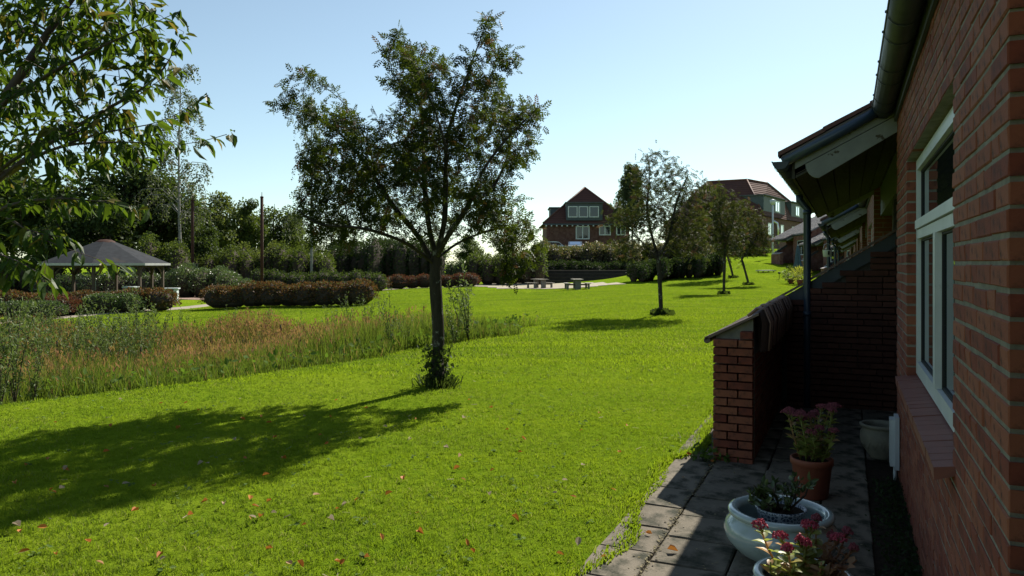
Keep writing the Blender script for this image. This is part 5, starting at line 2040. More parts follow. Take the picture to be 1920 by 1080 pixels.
# clover, plantain and cut stalks between the blades
def lawn_weeds():
    mb = MB()
    n = 0
    P, S, K = [], [], []
    while n < 330:
        x, y = rng.uniform(-8, 2.5), rng.uniform(3.2, 12)
        t_, s_ = ts(x, y)
        if s_ < 1.7 or float(ridge_u(x, y)) > .6 or rng.random() > (4.0 / y) ** 1.2:
            continue
        z = hz(x, y)
        for j in range(5):
            P.append((x + rng.normal(0, .018), y + rng.normal(0, .018), z + rng.uniform(.02, .04)))
            S.append(rng.uniform(.018, .042))
        n += 1
    P = np.array(P)
    dd = rng.normal(0, 1, P.shape) * [1, 1, .25]
    mb.scatter([(0, 0, 0), (.45, .35, .08), (1, 0, 0), (.45, -.35, .08)], RHOMB_F, P, unit(dd), rng.normal(0, .25, P.shape) + np.array([0, 0, 1.]), S, 0)
    k = 170
    x, y = rng.uniform(-7, 2.2, k), rng.uniform(3.2, 10, k)
    t_, s_ = ts(x, y)
    ok = (s_ > 1.6) & (ridge_u(x, y) < .4)
    x, y = x[ok], y[ok]
    Q = np.stack([x, y, H(x, y) + .04], 1)
    mb.scatter([(0, .07, 0), (0, -.07, 0), (1, -.05, .03), (1, .05, .03)], [(0, 1, 2, 3)], Q, rng.normal(0, 1, Q.shape) * [1, 1, .2], rng.normal(0, .3, Q.shape) + np.array([0, 0, 1.]), rng.uniform(.02, .075, len(Q)), 1)
    mb.build('lawn_weeds', [M['clover'], M['dried']], label='small clover leaves and dry cut stalks scattered in the near lawn', kind='stuff')
lawn_weeds()

# fallen leaves and twigs
fl = []
for k in range(4):
    v = np.array(LEAF_V)
    v[:, 1] *= 1.6
    v[:, 2] += np.abs(v[:, 1]) * (.4 + .3 * k) + .25 * (v[:, 0] - .5) ** 2
    mb = MB()
    mb.add(v, LEAF_T, 0, k * .23)
    fl.append(mb.mesh('fallen_leaf', M['fallen']))
cnt = 0
while cnt < 114:
    if cnt < 105:
        px, py = rng.uniform(0, 1180), 1080 - 330 * rng.random() ** 1.1
        g = gp(px, py)
        t_, s_ = ts(g.x, g.y)
        if s_ < 1.65 or ridge_u(g.x, g.y) > .5:
            continue
        lab, grp = 'fallen orange or brown leaf lying on the mown lawn', 'fallen leaves on the lawn'
        zz = .035
    else:
        t_, s_ = rng.uniform(1, 4), rng.uniform(1.2, 1.62)
        g = W(t_, s_)
        lab, grp = 'dry fallen leaf lying on the paving edge', 'fallen leaves on the paving'
        zz = .04
    link('fallen_leaf', fl[cnt % 4], None, (g.x, g.y, g.z + zz), (rng.normal(0, .35), rng.normal(0, .35), rng.uniform(0, 6.28)), [rng.uniform(.035, .065)] * 3, label=lab, cat='leaf', group=grp)
    cnt += 1

# ------------------------------------------------------------------ pots and plants
def sedum_stem(root, base, tip, mleaf, mflower, head=.05, leaf=.055, nl=9, fl=True):
    base, tip = np.array(base, float), np.array(tip, float)
    st = MB()
    mid = (base + tip) / 2 + rng.normal(0, .012, 3)
    st.tube([base, mid, tip], [.006, .005, .004], 5)
    so = st.build('stem', mleaf, root)
    ax = unit(tip - base)
    for i in range(nl):
        f = .12 + .80 * i / nl
        p = base + (tip - base) * f + (mid - (base + tip) / 2) * (1 - abs(2 * f - 1))
        a = i * 2.2 + rng.uniform(-.4, .4)
        d_ = np.array([math.cos(a), math.sin(a), rng.uniform(.25, .8)])
        sz = leaf * rng.uniform(.7, 1.2) * (1.15 - .5 * f)
        x = unit(d_)
        y = unit(np.cross(np.array([0, 0, 1.]) + rng.normal(0, .25, 3), x))
        z = np.cross(x, y)
        o = bpy.data.objects.new('leaf', random.choice(mleaf_meshes[mleaf.name]))
        C.objects.link(o)
        o.parent = root
        o.matrix_basis = Matrix(((x[0], y[0], z[0], p[0]), (x[1], y[1], z[1], p[1]), (x[2], y[2], z[2], p[2]), (0, 0, 0, 1))) @ Matrix.Scale(sz, 4)
    if fl:
        fh = MB()
        n = 90
        rr_ = head * np.sqrt(rng.random(n))
        a = rng.uniform(0, 2 * PI, n)
        P = np.stack([np.cos(a) * rr_, np.sin(a) * rr_, .018 * (1 - (rr_ / head) ** 2) + rng.normal(0, .004, n)], 1) + tip
        fh.scatter([(0, .5, 0), (-.5, 0, 0), (0, -.5, 0), (.5, 0, 0), (0, 0, .6)], [(0, 1, 4), (1, 2, 4), (2, 3, 4), (3, 0, 4)], P, unit(rng.normal(0, 1, (n, 3)) * [1, 1, .2]), rng.normal(0, .3, (n, 3)) + np.array([0, 0, 1.]), rng.uniform(.009, .015, n))
        for k in range(7):
            a = k * .9
            fh.tube([tip - ax * .035, tip + np.array([math.cos(a) * head * .6, math.sin(a) * head * .6, .0])], [.003, .002], 3, 1, caps=False)
        fh.build('flower_head', [mflower, mleaf], root)

mleaf_meshes = {}
for m in ('sedum', 'sedumred', 'jade'):
    lst = []
    for k in range(4):
        v = np.array(LEAF_V)
        v[:, 1] *= 1.75 if m != 'jade' else 1.1
        v[:, 2] += .25 * np.abs(v[:, 1]) + (.10 - .07 * k) * v[:, 0] ** 2
        mb = MB()
        mb.add(v, LEAF_T, 0, k * .24, True)
        lst.append(mb.mesh('leaf', M[m]))
    mleaf_meshes[M[m].name] = lst

def px_of(Dp, px, py):
    return at(px, py, Dp)

# terracotta pot with sedum in the shade
pb = gp(1522, 942)
tp = thing('sedum_pot', 'red brown flower pot with pale leaved sedum and dull pink heads', 'potted plant', (pb.x, pb.y, .03))
mb = MB()
mb.lathe([(.0, 0), (.098, 0), (.104, .01), (.127, .215), (.130, .218), (.137, .222), (.139, .258), (.134, .264), (.124, .262), (.118, .235), (0, .232)], 36)
mb.build('pot', M['terracotta'], tp)
mb = MB()
mb.lathe([(0, .240), (.06, .242), (.12, .238)], 24)
mb.build('earth', M['soil'], tp)
heads_ = [(-.155, .02, .56), (-.10, -.05, .555), (-.12, .08, .565), (-.06, .05, .55), (.02, .07, .52), (.03, -.06, .47), (-.04, -.09, .45), (.09, .05, .59), (.13, -.02, .58), (.17, .04, .60), (.16, .07, .59), (.06, .09, .54), (-.02, .1, .49), (.11, -.09, .46)]
for (x, y, z) in heads_:
    sedum_stem(tp, (x * .45, y * .45, .235), (x, y, z), M['sedum'], M['sedumdull'], rng.uniform(.03, .05), .075, 13)

# large celadon bowl with smaller pot inside
def bowl(root, k=1.0):
    mb = MB()
    pr = [(.0, 0), (.15, .0), (.17, .006), (.235, .06), (.282, .135), (.292, .195), (.278, .245), (.250, .278), (.246, .285), (.252, .292), (.266, .300), (.270, .318), (.262, .334), (.244, .340), (.226, .334), (.214, .316), (.212, .29), (.232, .24), (.245, .18), (.2, .10), (0, .085)]
    mb.lathe([(r * k, z * k * .78) for r, z in pr], 56)
    return mb.build('bowl', M['celadon'], root)

bb_ = gp(1463, 1058)
bt = thing('ceramic_bowl', 'large pale celadon bowl with rolled rim holding a patterned pot', 'bowl', (bb_.x, bb_.y, .03))
bowl(bt, 1.0)
jp = thing('jade_pot', 'blue white patterned pot with a leafy jade plant set inside the large bowl', 'potted plant', (bb_.x + .0, bb_.y - .01, .03 + .125))
mb = MB()
mb.lathe([(0, 0), (.095, 0), (.10, .006), (.125, .135), (.13, .14), (.132, .15), (.124, .152), (.118, .13), (0, .125)], 36)
mb.build('pot', M['patterned'], jp)
mb = MB()
mb.lathe([(0, .135), (.06, .137), (.118, .132)], 20)
mb.build('earth', M['soil'], jp)
mb = MB()
tips = []
for i in range(16):
    a = i * .77 + .2
    r_ = rng.uniform(.05, .14)
    tip = np.array([math.cos(a) * r_ * 1.2, math.sin(a) * r_, rng.uniform(.20, .31)])
    if i < 3:
        tip = np.array([-.19 + .03 * i, rng.normal(0, .04), .2 + .02 * i])
    b0 = np.array([math.cos(a) * .03, math.sin(a) * .03, .13])
    mb.tube([b0, (b0 + tip) / 2 + rng.normal(0, .012, 3), tip], [.007, .005, .004], 5)
    tips.append((b0, tip))
mb.build('stem', M['twig'], jp)
for b0, tip in tips:
    for j in range(13):
        f = rng.uniform(.45, 1.05)
        p = b0 + (tip - b0) * f
        x = unit(rng.normal(0, .7, 3) + np.array([0, 0, .7]))
        y = unit(np.cross(rng.normal(0, 1, 3), x))
        z = np.cross(x, y)
        o = bpy.data.objects.new('leaf', random.choice(mleaf_meshes[M['jade'].name]))
        C.objects.link(o)
        o.parent = jp
        o.matrix_basis = Matrix(((x[0], y[0], z[0], p[0]), (x[1], y[1], z[1], p[1]), (x[2], y[2], z[2], p[2]), (0, 0, 0, 1))) @ Matrix.Scale(rng.uniform(.035, .06), 4)

# front celadon bowl with flowering sedum, partly below the frame
fbp = at(1508, 1062, 3.25)
ft = thing('sedum_bowl', 'pale celadon bowl with bright pink flowering sedum at the bottom edge', 'potted plant', (fbp.x, fbp.y, .03))
bowl(ft, .80)
mb = MB()
mb.lathe([(0, .185), (.10, .187), (.166, .182)], 24)
mb.build('earth', M['soil'], ft)
def rel(px, py, D):
    v = at(px, py, D)
    return (v.x - fbp.x, v.y - fbp.y, v.z - .03)
for (px, py, D, m, f, hd, fl_) in ((1424, 985, 3.22, 'sedum', 'sedumflower', .036, True), (1464, 1007, 3.15, 'sedum', 'sedumflower', .033, True), (1500, 1013, 3.2, 'sedum', 'sedumflower', .02, True), (1511, 1020, 3.18, 'sedum', 'sedumflower', .022, True), (1477, 1030, 3.05, 'sedum', 'sedumflower', .026, True),
                                   (1512, 985, 3.35, 'sedum', 'sedumflower', .026, True), (1523, 987, 3.32, 'sedum', 'sedumflower', .028, True), (1531, 973, 3.4, 'sedum', 'sedumdull', .022, True), (1560, 1006, 3.4, 'sedumred', 'sedumdull', .022, True), (1572, 1010, 3.25, 'sedumred', 'sedumflower', .036, True), (1588, 998, 3.3, 'sedumred', 'sedumdull', .024, True),
                                   (1600, 1030, 3.22, 'sedumred', 'sedumdull', .02, True), (1606, 1050, 3.15, 'sedumred', 'sedumdull', .02, False), (1445, 1055, 3.1, 'sedum', 'sedumflower', .02, False), (1490, 1060, 3.05, 'sedum', 'sedumflower', .02, False), (1540, 1055, 3.1, 'sedum', 'sedumflower', .02, False), (1570, 1060, 3.1, 'sedumred', 'sedumflower', .02, False)):
    tip = rel(px, py, D)
    b0 = (tip[0] * .42, tip[1] * .42, .18)
    sedum_stem(ft, b0, tip, M[m], M[f], hd, .07, 12 if fl_ else 10, fl_)

# stone urn by the wall
ub = W(4.62, .10)
ur = thing('stone_urn', 'round grey green stoneware urn by the wall corner', 'pot', (ub.x, ub.y, .03))
mb = MB()
mb.lathe([(0, 0), (.085, 0), (.09, .015), (.135, .08), (.158, .15), (.155, .205), (.140, .235), (.142, .243), (.158, .250), (.163, .268), (.150, .275), (.132, .268), (.128, .24), (.138, .2), (.14, .15), (0, .14)], 40)
mb.build('urn', M['stoneware'], ur)
mb = MB()
for k in range(16):
    a = k / 16 * 2 * PI
    c_, s_ = math.cos(a), math.sin(a)
    pts_ = []
    for (da, rr2, zz) in ((-.15, .148, .155), (0, .134, .085), (.15, .148, .155)):
        pts_.append((math.cos(a + da) * rr2 * 1.045, math.sin(a + da) * rr2 * 1.045, zz))
    mb.tube(pts_, .006, 5)
mb.build('relief', M['stoneware'], ur)
mb = MB()
mb.lathe([(0, .215), (.07, .218), (.135, .212)], 20)
mb.build('earth', M['soil'], ur)

# ------------------------------------------------------------------ pavilion
def pavilion():
    c = gp(200, 566)
    cx, cy = (198 - 960) / F * 47, 47.0
    z0 = hz(cx, cy)
    r = thing('pavilion', 'eight sided open timber pavilion with dark felt roof and pale edge trim', 'pavilion', (cx, cy, z0))
    a0 = math.atan2(cy, cx) - PI   # towards the camera
    rot = R(-11)
    vd = math.atan2(-cy, -cx)
    ang = [vd + rot + k * PI / 4 for k in range(8)]
    Re, Rp, ze, zt_, rt = 3.75, 3.30, 2.52, 3.95, .55
    P = lambda a, rr_, z: (math.cos(a) * rr_, math.sin(a) * rr_, z)
    for k in range(8):
        a, b2 = ang[k], ang[(k + 1) % 8]
        mb = MB()
        q = [P(a, Re, ze), P(b2, Re, ze), P(b2, rt, zt_ - .06), P(a, rt, zt_ - .06)]
        mb.hexa([tuple(np.array(v) - np.array([0, 0, .08])) for v in q] + q)
        mb.build('roof_panel', M['pavfelt'], r)
        mb = MB()
        q0 = [P(a, Re + .03, ze - .13), P(b2, Re + .03, ze - .13), P(b2, Re + .03, ze + .01), P(a, Re + .03, ze + .01)]
        mb.prism(q0, tuple(-.035 * np.array([math.cos((a + b2) / 2 if k < 7 else (a + b2 + 2 * PI) / 2), math.sin((a + b2) / 2 if k < 7 else (a + b2 + 2 * PI) / 2), 0])))
        mb.build('roof_edge', M['trim'], r)
        mb = MB()
        x, y, _ = P(a, Rp, 0)
        mb.box((x - .075, y - .075, 0), (x + .075, y + .075, ze - .02))
        mb.build('post', M['wood'], r)
        mb = MB()
        # beam and braces between the posts
        x2, y2, _ = P(b2, Rp, 0)
        pA, pB = np.array([x, y, 0]), np.array([x2, y2, 0])
        d_ = unit(pB - pA)
        n_ = np.array([-d_[1], d_[0], 0]) * .05
        def plank(A, B, z1, z2):
            mb.hexa([A - n_ + [0, 0, z1], B - n_ + [0, 0, z1], B + n_ + [0, 0, z1], A + n_ + [0, 0, z1], A - n_ + [0, 0, z2], B - n_ + [0, 0, z2], B + n_ + [0, 0, z2], A + n_ + [0, 0, z2]])
        plank(pA + d_ * .08, pB - d_ * .08, ze - .25, ze - .10)
        mb.build('beam', M['wood'], r)
        for (A, s) in ((pA, 1), (pB, -1)):
            mb = MB()
            mb.tube([A + d_ * s * .08 + [0, 0, ze - .75], A + d_ * s * .30 + [0, 0, ze - .42], A + d_ * s * .62 + [0, 0, ze - .2]], .05, 5)
            mb.build('brace', M['wood'], r)
        if k not in (1,):
            mb = MB()
            for z in (.10, .27, .44):
                plank(pA + d_ * .08, pB - d_ * .08, z, z + .15)
            mb.build('side_boards', M['wood'], r)
            mb = MB()
            plank(pA + d_ * .08, pB - d_ * .08, .60, .65)
            mb.build('rail', M['tablewood'], r)
    mb = MB()
    mb.lathe([(rt + .1, zt_ - .13), (rt * .95, zt_ - .03), (rt * .6, zt_ + .07), (0, zt_ + .10)], 16)
    mb.build('roof_cap', M['rust'], r)
    # steel pole of the hearth
    mb = MB()
    mb.tube([(-.55, -.3, .7), (-.55, -.3, 2.6)], .09, 10)
    mb.build('flue', M['palegrey'], r)
    mb = MB()
    mb.tube([(-.55, -.3, 0), (-.55, -.3, .7)], .35, 12)
    mb.build('hearth', M['concrete'], r)
pavilion()

def stone_table(px, py, label, k=1.0):
    g = gp(px, py)
    r = thing('stone_table', label, 'table', g, .25)
    for s in (-1, 1):
        mb = MB()
        mb.box((s * .30 - .09, -.35, 0), (s * .30 + .09, .35, .86))
        mb.build('leg', M['palegrey'], r)
    mb = MB()
    mb.box((-.48, -.42, .862), (.48, .42, .93))
    mb.build('tabletop', M['palegrey'], r)
    mb = MB()
    mb.box((-.208, -.34, .22), (.208, .34, .29))
    mb.build('shelf', M['palegrey'], r)
    return r
stone_table(321, 567, 'pale grey barbecue table with open middle beside the pavilion')

def bin_(px, py, label, w_=.5, hgt=.9):
    g = gp(px, py)
    r = thing('litter_bin', label, 'bin', g)
    mb = MB()
    mb.box((-w_ / 2, -w_ / 2, .04), (w_ / 2, w_ / 2, hgt))
    mb.build('body', M['concrete'], r)
    mb = MB()
    for s in (-1, 0, 1):
        mb.box((s * w_ * .3 - .035, -w_ / 2 - .02, .1), (s * w_ * .3 + .035, -w_ / 2 - .002, hgt - .08))
    mb.build('slats', M['wood'], r, kind='stuff')
    mb = MB()
    mb.box((-w_ / 2 - .03, -w_ / 2 - .04, hgt + .002), (w_ / 2 + .03, w_ / 2 + .03, hgt + .06))
    mb.build('lid', M['palegrey'], r)
bin_(732, 542, 'grey litter bin at the end of the reddish hedge')
bin_(245, 570, 'grey bin half hidden behind the hedge at the pavilion', .65, 1.0)

def picnic_table(px, py, label, rz, k=1.0):
    g = gp(px, py)
    r = thing('picnic_table', label, 'picnic table', (g.x, g.y, g.z + .03), rz, 'picnic tables on the gravel court')
    for s in (-1, 0, 1):
        mb = MB()
        mb.box((s * .25 - .115, -.9, .72), (s * .25 + .115, .9, .765))
        mb.build('top_plank', M['tablewood'], r)
    for s in (-1, 1):
        mb = MB()
        mb.box((s * .78 - .15, -.9, .43), (s * .78 + .15, .9, .475))
        mb.build('bench', M['tablewood'], r)
        for q in (-1, 1):
            mb = MB()
            mb.box((s * .78 - .07, q * .6 - .06, 0), (s * .78 + .07, q * .6 + .06, .43))
            mb.build('bench_leg', M['concrete'], r)
    for q in (-1, 1):
        mb = MB()
        mb.box((-.2, q * .6 - .07, 0), (.2, q * .6 + .07, .72))
        mb.build('leg', M['concrete'], r)
        mb = MB()
        mb.box((-.78, q * .6 + .072, .30), (.78, q * .6 + .13, .38))
        mb.build('crossbar', M['wood'], r)
picnic_table(1012, 541, 'dark picnic table on the left of the gravel court, turned a little', .5)
picnic_table(1082, 543, 'picnic table with pale lit top in the middle of the gravel court', .06)
picnic_table(302, 549, 'picnic table on the paved court behind the pavilion', .2)

# sitting steps behind the gravel court
for k in range(4):
    mb = MB()
    y = 75.0 + k * .55
    xs_ = np.linspace(-2.5, 12.0, 18)
    yy = y + .012 * (xs_ - 6) ** 2 * -1 + .6
    z0, z1 = -.7, -.42 + .34 * (k + 1)
    poly = [(a, c, z1) for a, c in zip(xs_, yy)] + [(a, c + (.54 if k < 3 else 1.6), z1) for a, c in zip(xs_[::-1], yy[::-1])]
    mb.prism(poly, (0, 0, z0 - z1))
    mb.build('step', M['sleeper'], kind='structure')

# two rust coloured posts
for px, tp_, lab in ((361, 376, 'slim rust brown post close to the tall birch'), (491, 370, 'rust brown post standing free against the sky, with spike on top')):
    D = 57
    x = (px - 960) / F * D
    z0 = hz(x, D)
    h_ = EYE + (HOR - tp_) / F * D - z0
    r = thing('rust_post', lab, 'post', (x, D, z0))
    mb = MB()
    mb.tube([(0, 0, 0), (0, 0, h_ * .5), (0, 0, h_)], .115, 10)
    mb.build('shaft', M['rust'], r)
    mb = MB()
    mb.lathe([(.14, h_ - .02), (.14, h_ + .05), (.03, h_ + .09), (.02, h_ + .4), (0, h_ + .42)], 10)
    mb.build('cap', M['rust'], r)

# ------------------------------------------------------------------ houses on the rise
def window(root, c, wv, hv, nx, ny, frame=.09, two=False, lit=False):
    """c: centre; wv: unit vector along the width times width; outwards normal (nx, ny)"""
    c, wv = np.array(c, float), np.array(wv, float)
    n_ = np.array([nx, ny, 0.])
    L = np.linalg.norm(wv)
    d_ = wv / L
    mb = MB()
    def slab_(a0, a1, z0, z1, o0, o1, m=0):
        A = [c + d_ * a + n_ * o + np.array([0, 0, z]) for z in (z0, z1) for (a, o) in ((a0, o0), (a1, o0), (a1, o1), (a0, o1))]
        mb.hexa(A, m, .5)
    f = frame
    slab_(-L / 2, L / 2, -hv / 2, -hv / 2 + f, .0, .10)
    slab_(-L / 2, L / 2, hv / 2 - f, hv / 2, .0, .10)
    slab_(-L / 2, -L / 2 + f, -hv / 2 + f, hv / 2 - f, .0, .10)
    slab_(L / 2 - f, L / 2, -hv / 2 + f, hv / 2 - f, .0, .10)
    if two:
        slab_(-f / 2, f / 2, -hv / 2 + f, hv / 2 - f, .0, .09)
    o = mb.build('window', M['white'], root)
    mb = MB()
    slab_(-L / 2 + f, L / 2 - f, -hv / 2 + f, hv / 2 - f, .02, .045)
    mb.build('pane', M['glass'], o)

M['redroof'] = mat('redroof', (.13, .052, .038), (.09, .038, .03), 1.3, .8, 0, spec=.2)
def tile_roof_mat():
    m, n, o = new_mat('farrooftiles')
    p = nd(n, 'ShaderNodeBsdfPrincipled', inp={'Roughness': .75, 'Specular IOR Level': .04})
    geo = nd(n, 'ShaderNodeNewGeometry').outputs['Position']
    wv = nd(n, 'ShaderNodeTexWave', bands_direction='Z', inp={'Scale': .9, 'Distortion': .3, 'Detail': 1.})
    n.links.new(geo, wv.inputs['Vector'])
    c = mixc(n, contrast(n, noise(n, .9, 5, .6, geo), .35, .7), (.095, .045, .037), (.065, .034, .03))
    c2 = mixc(n, wv.outputs['Fac'], c, (.102, .050, .041))
    n.links.new(c2, p.inputs['Base Color'])
    bn = nd(n, 'ShaderNodeBump', inp={'Strength': .8, 'Distance': .05})
    n.links.new(wv.outputs['Fac'], bn.inputs['Height'])
    n.links.new(bn.outputs[0], p.inputs['Normal'])
    n.links.new(p.outputs[0], o.inputs[0])
    return m
M['farroof'] = tile_roof_mat()
M['farbrick'] = brickwall_mat('farbrick', ((.12, .046, .034), (.15, .06, .042)), (.15, .13, .11))

def gabled_house():
    D = 110.0
    k = D / F
    cx = (1103 - 960) * k
    zg = hz(cx, D)
    r = thing('hip_roof_house', 'red brick house with steep red tiled roof and slate clad dormer above the hedge', 'house', (cx, D, zg))
    Z = lambda py: EYE + (HOR - py) * k - zg
    ze, za = Z(419), Z(345)
    hw = 85 * k
    dep = 15.0
    mb = MB()
    mb.box((-hw + .55, .5, -1.), (hw - .55, dep - .5, ze + .05))
    mb.build('wall', M['farbrick'], r)
    mb = MB()
    A, B, Cc, Dd = (-hw, 0, ze), (hw, 0, ze), (hw, dep, ze), (-hw, dep, ze)
    r0, r1 = (0, 5.2, za), (0, dep - 5.2, za)
    mb.add([A, B, Cc, Dd, r0, r1], [(0, 1, 4, 4), (1, 2, 5, 4), (2, 3, 5, 5), (3, 0, 4, 5), (3, 2, 1, 0)], 0, .5)
    # as triangles where needed
    mb.f[-1] = (np.array([(1, 2, 5, 4), (3, 0, 4, 5), (3, 2, 1, 0)]), 0, np.full(3, .5), False)
    mb.f.append((np.array([(0, 1, 4), (2, 3, 5)]), 0, np.full(2, .5), False))
    ro = mb.build('roof', M['farroof'], r)
    mb = MB()
    for (p, q) in ((A, r0), (B, r0), (r0, r1), (Cc, r1), (Dd, r1)):
        mb.tube([np.array(p) + [0, 0, .05], np.array(q) + [0, 0, .05]], .13, 6)
    mb.build('ridge_tiles', M['rooftile'], ro)
    mb = MB()
    mb.box((-hw, -.02, ze - .22), (hw, .10, ze - .02))
    mb.build('eave_board', M['slate'], r)
    for i in range(17):
        x = -hw + .5 + i * (2 * hw - 1) / 16
        mb = MB()
        mb.box((x - .09, .0 - .06, ze - .42), (x + .09, .46, ze - .24))
        mb.build('rafter_end', M['white'], r)
    # front dormer
    x0, x1, z0, z1 = -41 * k, 27 * k, Z(413), Z(381)
    yd = (z0 - ze) / (za - ze) * 5.2 - .25
    mb = MB()
    mb.box((x0, yd, z0), (x1, 5.0, z1))
    do = mb.build('dormer', M['slate'], r)
    mb = MB()
    mb.box((x0 - .15, yd - .25, z1 + .003), (x1 + .15, 5.1, z1 + .2))
    mb.build('dormer_roof', M['felt'], do)
    for px in (1074, 1094, 1114):
        window(r, ((px - 1103) * k, yd - .002 - .0, Z(397)), (18 * k, 0, 0), 21 * k, 0, -1, .13)
    # left side dormer
    mb = MB()
    mb.box((-hw + 1.4, 5.8, ze + .8), (-hw + 4.2, 10.5, Z(385)))
    d2 = mb.build('dormer', M['slate'], r)
    mb = MB()
    mb.box((-hw + 1.2, 5.6, Z(385) + .003), (-hw + 4.4, 10.7, Z(385) + .18))
    mb.build('dormer_roof', M['felt'], d2)
    window(r, ((1093 - 1103) * k, .498, Z(436)), (26 * k, 0, 0), 25 * k, 0, -1, .14, True)
    window(r, ((1135 - 1103) * k, .498, Z(432)), (22 * k, 0, 0), 18 * k, 0, -1, .14, True)
    window(r, ((1165 - 1103) * k, .498, Z(432)), (18 * k, 0, 0), 18 * k, 0, -1, .14, True)
gabled_house()

def big_house():
    D = 115.0
    E0 = at(1432, 404, 112)
    zg = hz(E0.x, E0.y)
    r = thing('hip_roof_house', 'long brick house with broad red hipped roof and dormers behind the slope trees', 'house', (E0.x, E0.y, zg))
    o = np.array((E0.x, E0.y, zg))
    Pw = lambda px, py, D_: np.array(at(px, py, D_)) - o
    e0 = Pw(1432, 404, 112)
    ze = e0[2]
    e1 = Pw(1318, 404, 112.5)
    e1[2] = ze
    r0, r1 = Pw(1400, 337, 117.5), Pw(1326, 343, 119.5)
    r1[2] = r0[2] - .15
    e2 = np.array([e0[0] + 21, e0[1] + 30, ze])
    r2 = np.array([r0[0] + 5.0, r0[1] + 5.0, r0[2]])
    # back corner
    e3 = np.array([e1[0], e1[1] + 30, ze])
    r3 = np.array([r1[0] + 1, r1[1] + 9, r0[2]])
    mb = MB()
    V = [e0, e1, e2, e3, r0, r1, r2, r3]
    mb.add(V, [(1, 0, 4, 5), (0, 2, 6, 4), (3, 1, 5, 7), (2, 3, 7, 6), (4, 6, 7, 5)], 0, .5)
    ro = mb.build('roof', M['farroof'], r)
    mb = MB()
    for (p, q) in ((e0, r0), (r0, r1), (r0, r2), (e1, r1), (e2, r2)):
        mb.tube([p + [0, 0, .05], q + [0, 0, .05]], .14, 6)
    mb.build('ridge_tiles', M['rooftile'], ro)
    ins = lambda p, c, f: p + (c - p) * f
    cen = (e0 + e1 + e2 + e3) / 4
    mb = MB()
    q = [ins(p, cen, .035) for p in (e1, e0, e2, e3)]
    mb.prism([(*p[:2], -1.) for p in q], (0, 0, ze + .98))
    mb.build('wall', M['farbrick'], r)
    # dormers on the right face
    ax = unit((e2 - e0) * [1, 1, 0])
    nrm = np.array([ax[1], -ax[0], 0])
    for f0, f1, big in ((.03, .36, True), (.47, .74, False)):
        A = e0 + (e2 - e0) * f0 - nrm * .35
        B = e0 + (e2 - e0) * f1 - nrm * .35
        z0, z1 = ze + .6, ze + 3.15
        mb = MB()
        mb.hexa([(*A[:2], z0), (*B[:2], z0), (*(B - nrm * 3.5)[:2], z0), (*(A - nrm * 3.5)[:2], z0), (*A[:2], z1), (*B[:2], z1), (*(B - nrm * 3.5)[:2], z1), (*(A - nrm * 3.5)[:2], z1)])
        do = mb.build('dormer', M['slate'], r)
        mb = MB()
        A2, B2 = A + nrm * .3 - ax * .2, B + nrm * .3 + ax * .2
        mb.hexa([(*A2[:2], z1 + .004), (*B2[:2], z1 + .004), (*(B2 - nrm * 4)[:2], z1 + .004), (*(A2 - nrm * 4)[:2], z1 + .004), (*A2[:2], z1 + .2), (*B2[:2], z1 + .2), (*(B2 - nrm * 4)[:2], z1 + .2), (*(A2 - nrm * 4)[:2], z1 + .2)])
        mb.build('dormer_roof', M['felt'], do)
        for f in ((.62,) if big else (.40,)):
            c = A + (B - A) * f
            window(r, (c[0], c[1], (z0 + z1) / 2), ax * 2.6, 1.75, nrm[0], nrm[1], .16, True)
    q0, q2 = q[1], q[2]
    for f in (.1, .3, .5, .72):
        c = q0 + (q2 - q0) * f
        window(r, (c[0], c[1], ze - 1.9), ax * 1.7, 1.9, nrm[0], nrm[1], .16, True)
    # steel flue up the wall
    c = q0 + (q2 - q0) * .19 + nrm * .4
    mb = MB()
    mb.tube([(c[0], c[1], ze - 4.2), (c[0], c[1], ze - 1.6), (c[0] - .1, c[1], ze - .9), (c[0] - .7, c[1] - .1, ze - .55), (c[0] - 1.6, c[1] - .2, ze - .6)], .24, 8)
    mb.build('flue', M['steel'], r)
big_house()

# lamp post by the big house
x, y = (1449 - 960) / F * 84, 84.
zl = hz(x, y)
r = thing('street_lamp', 'tall grey lamp post in front of the long hipped house', 'street lamp', (x, y, zl))
h_ = EYE + (HOR - 384) / F * 84 - zl
mb = MB()
mb.tube([(0, 0, 0), (0, 0, h_ * .3), (0, 0, h_)], [.12, .11, .09], 8)
mb.build('pole', M['palegrey'], r)
mb = MB()
mb.lathe([(0, h_), (.16, h_ + .02), (.3, h_ + .25), (.34, h_ + .5), (.1, h_ + .62), (0, h_ + .64)], 12)
mb.build('lamp_head', M['palegrey'], r)

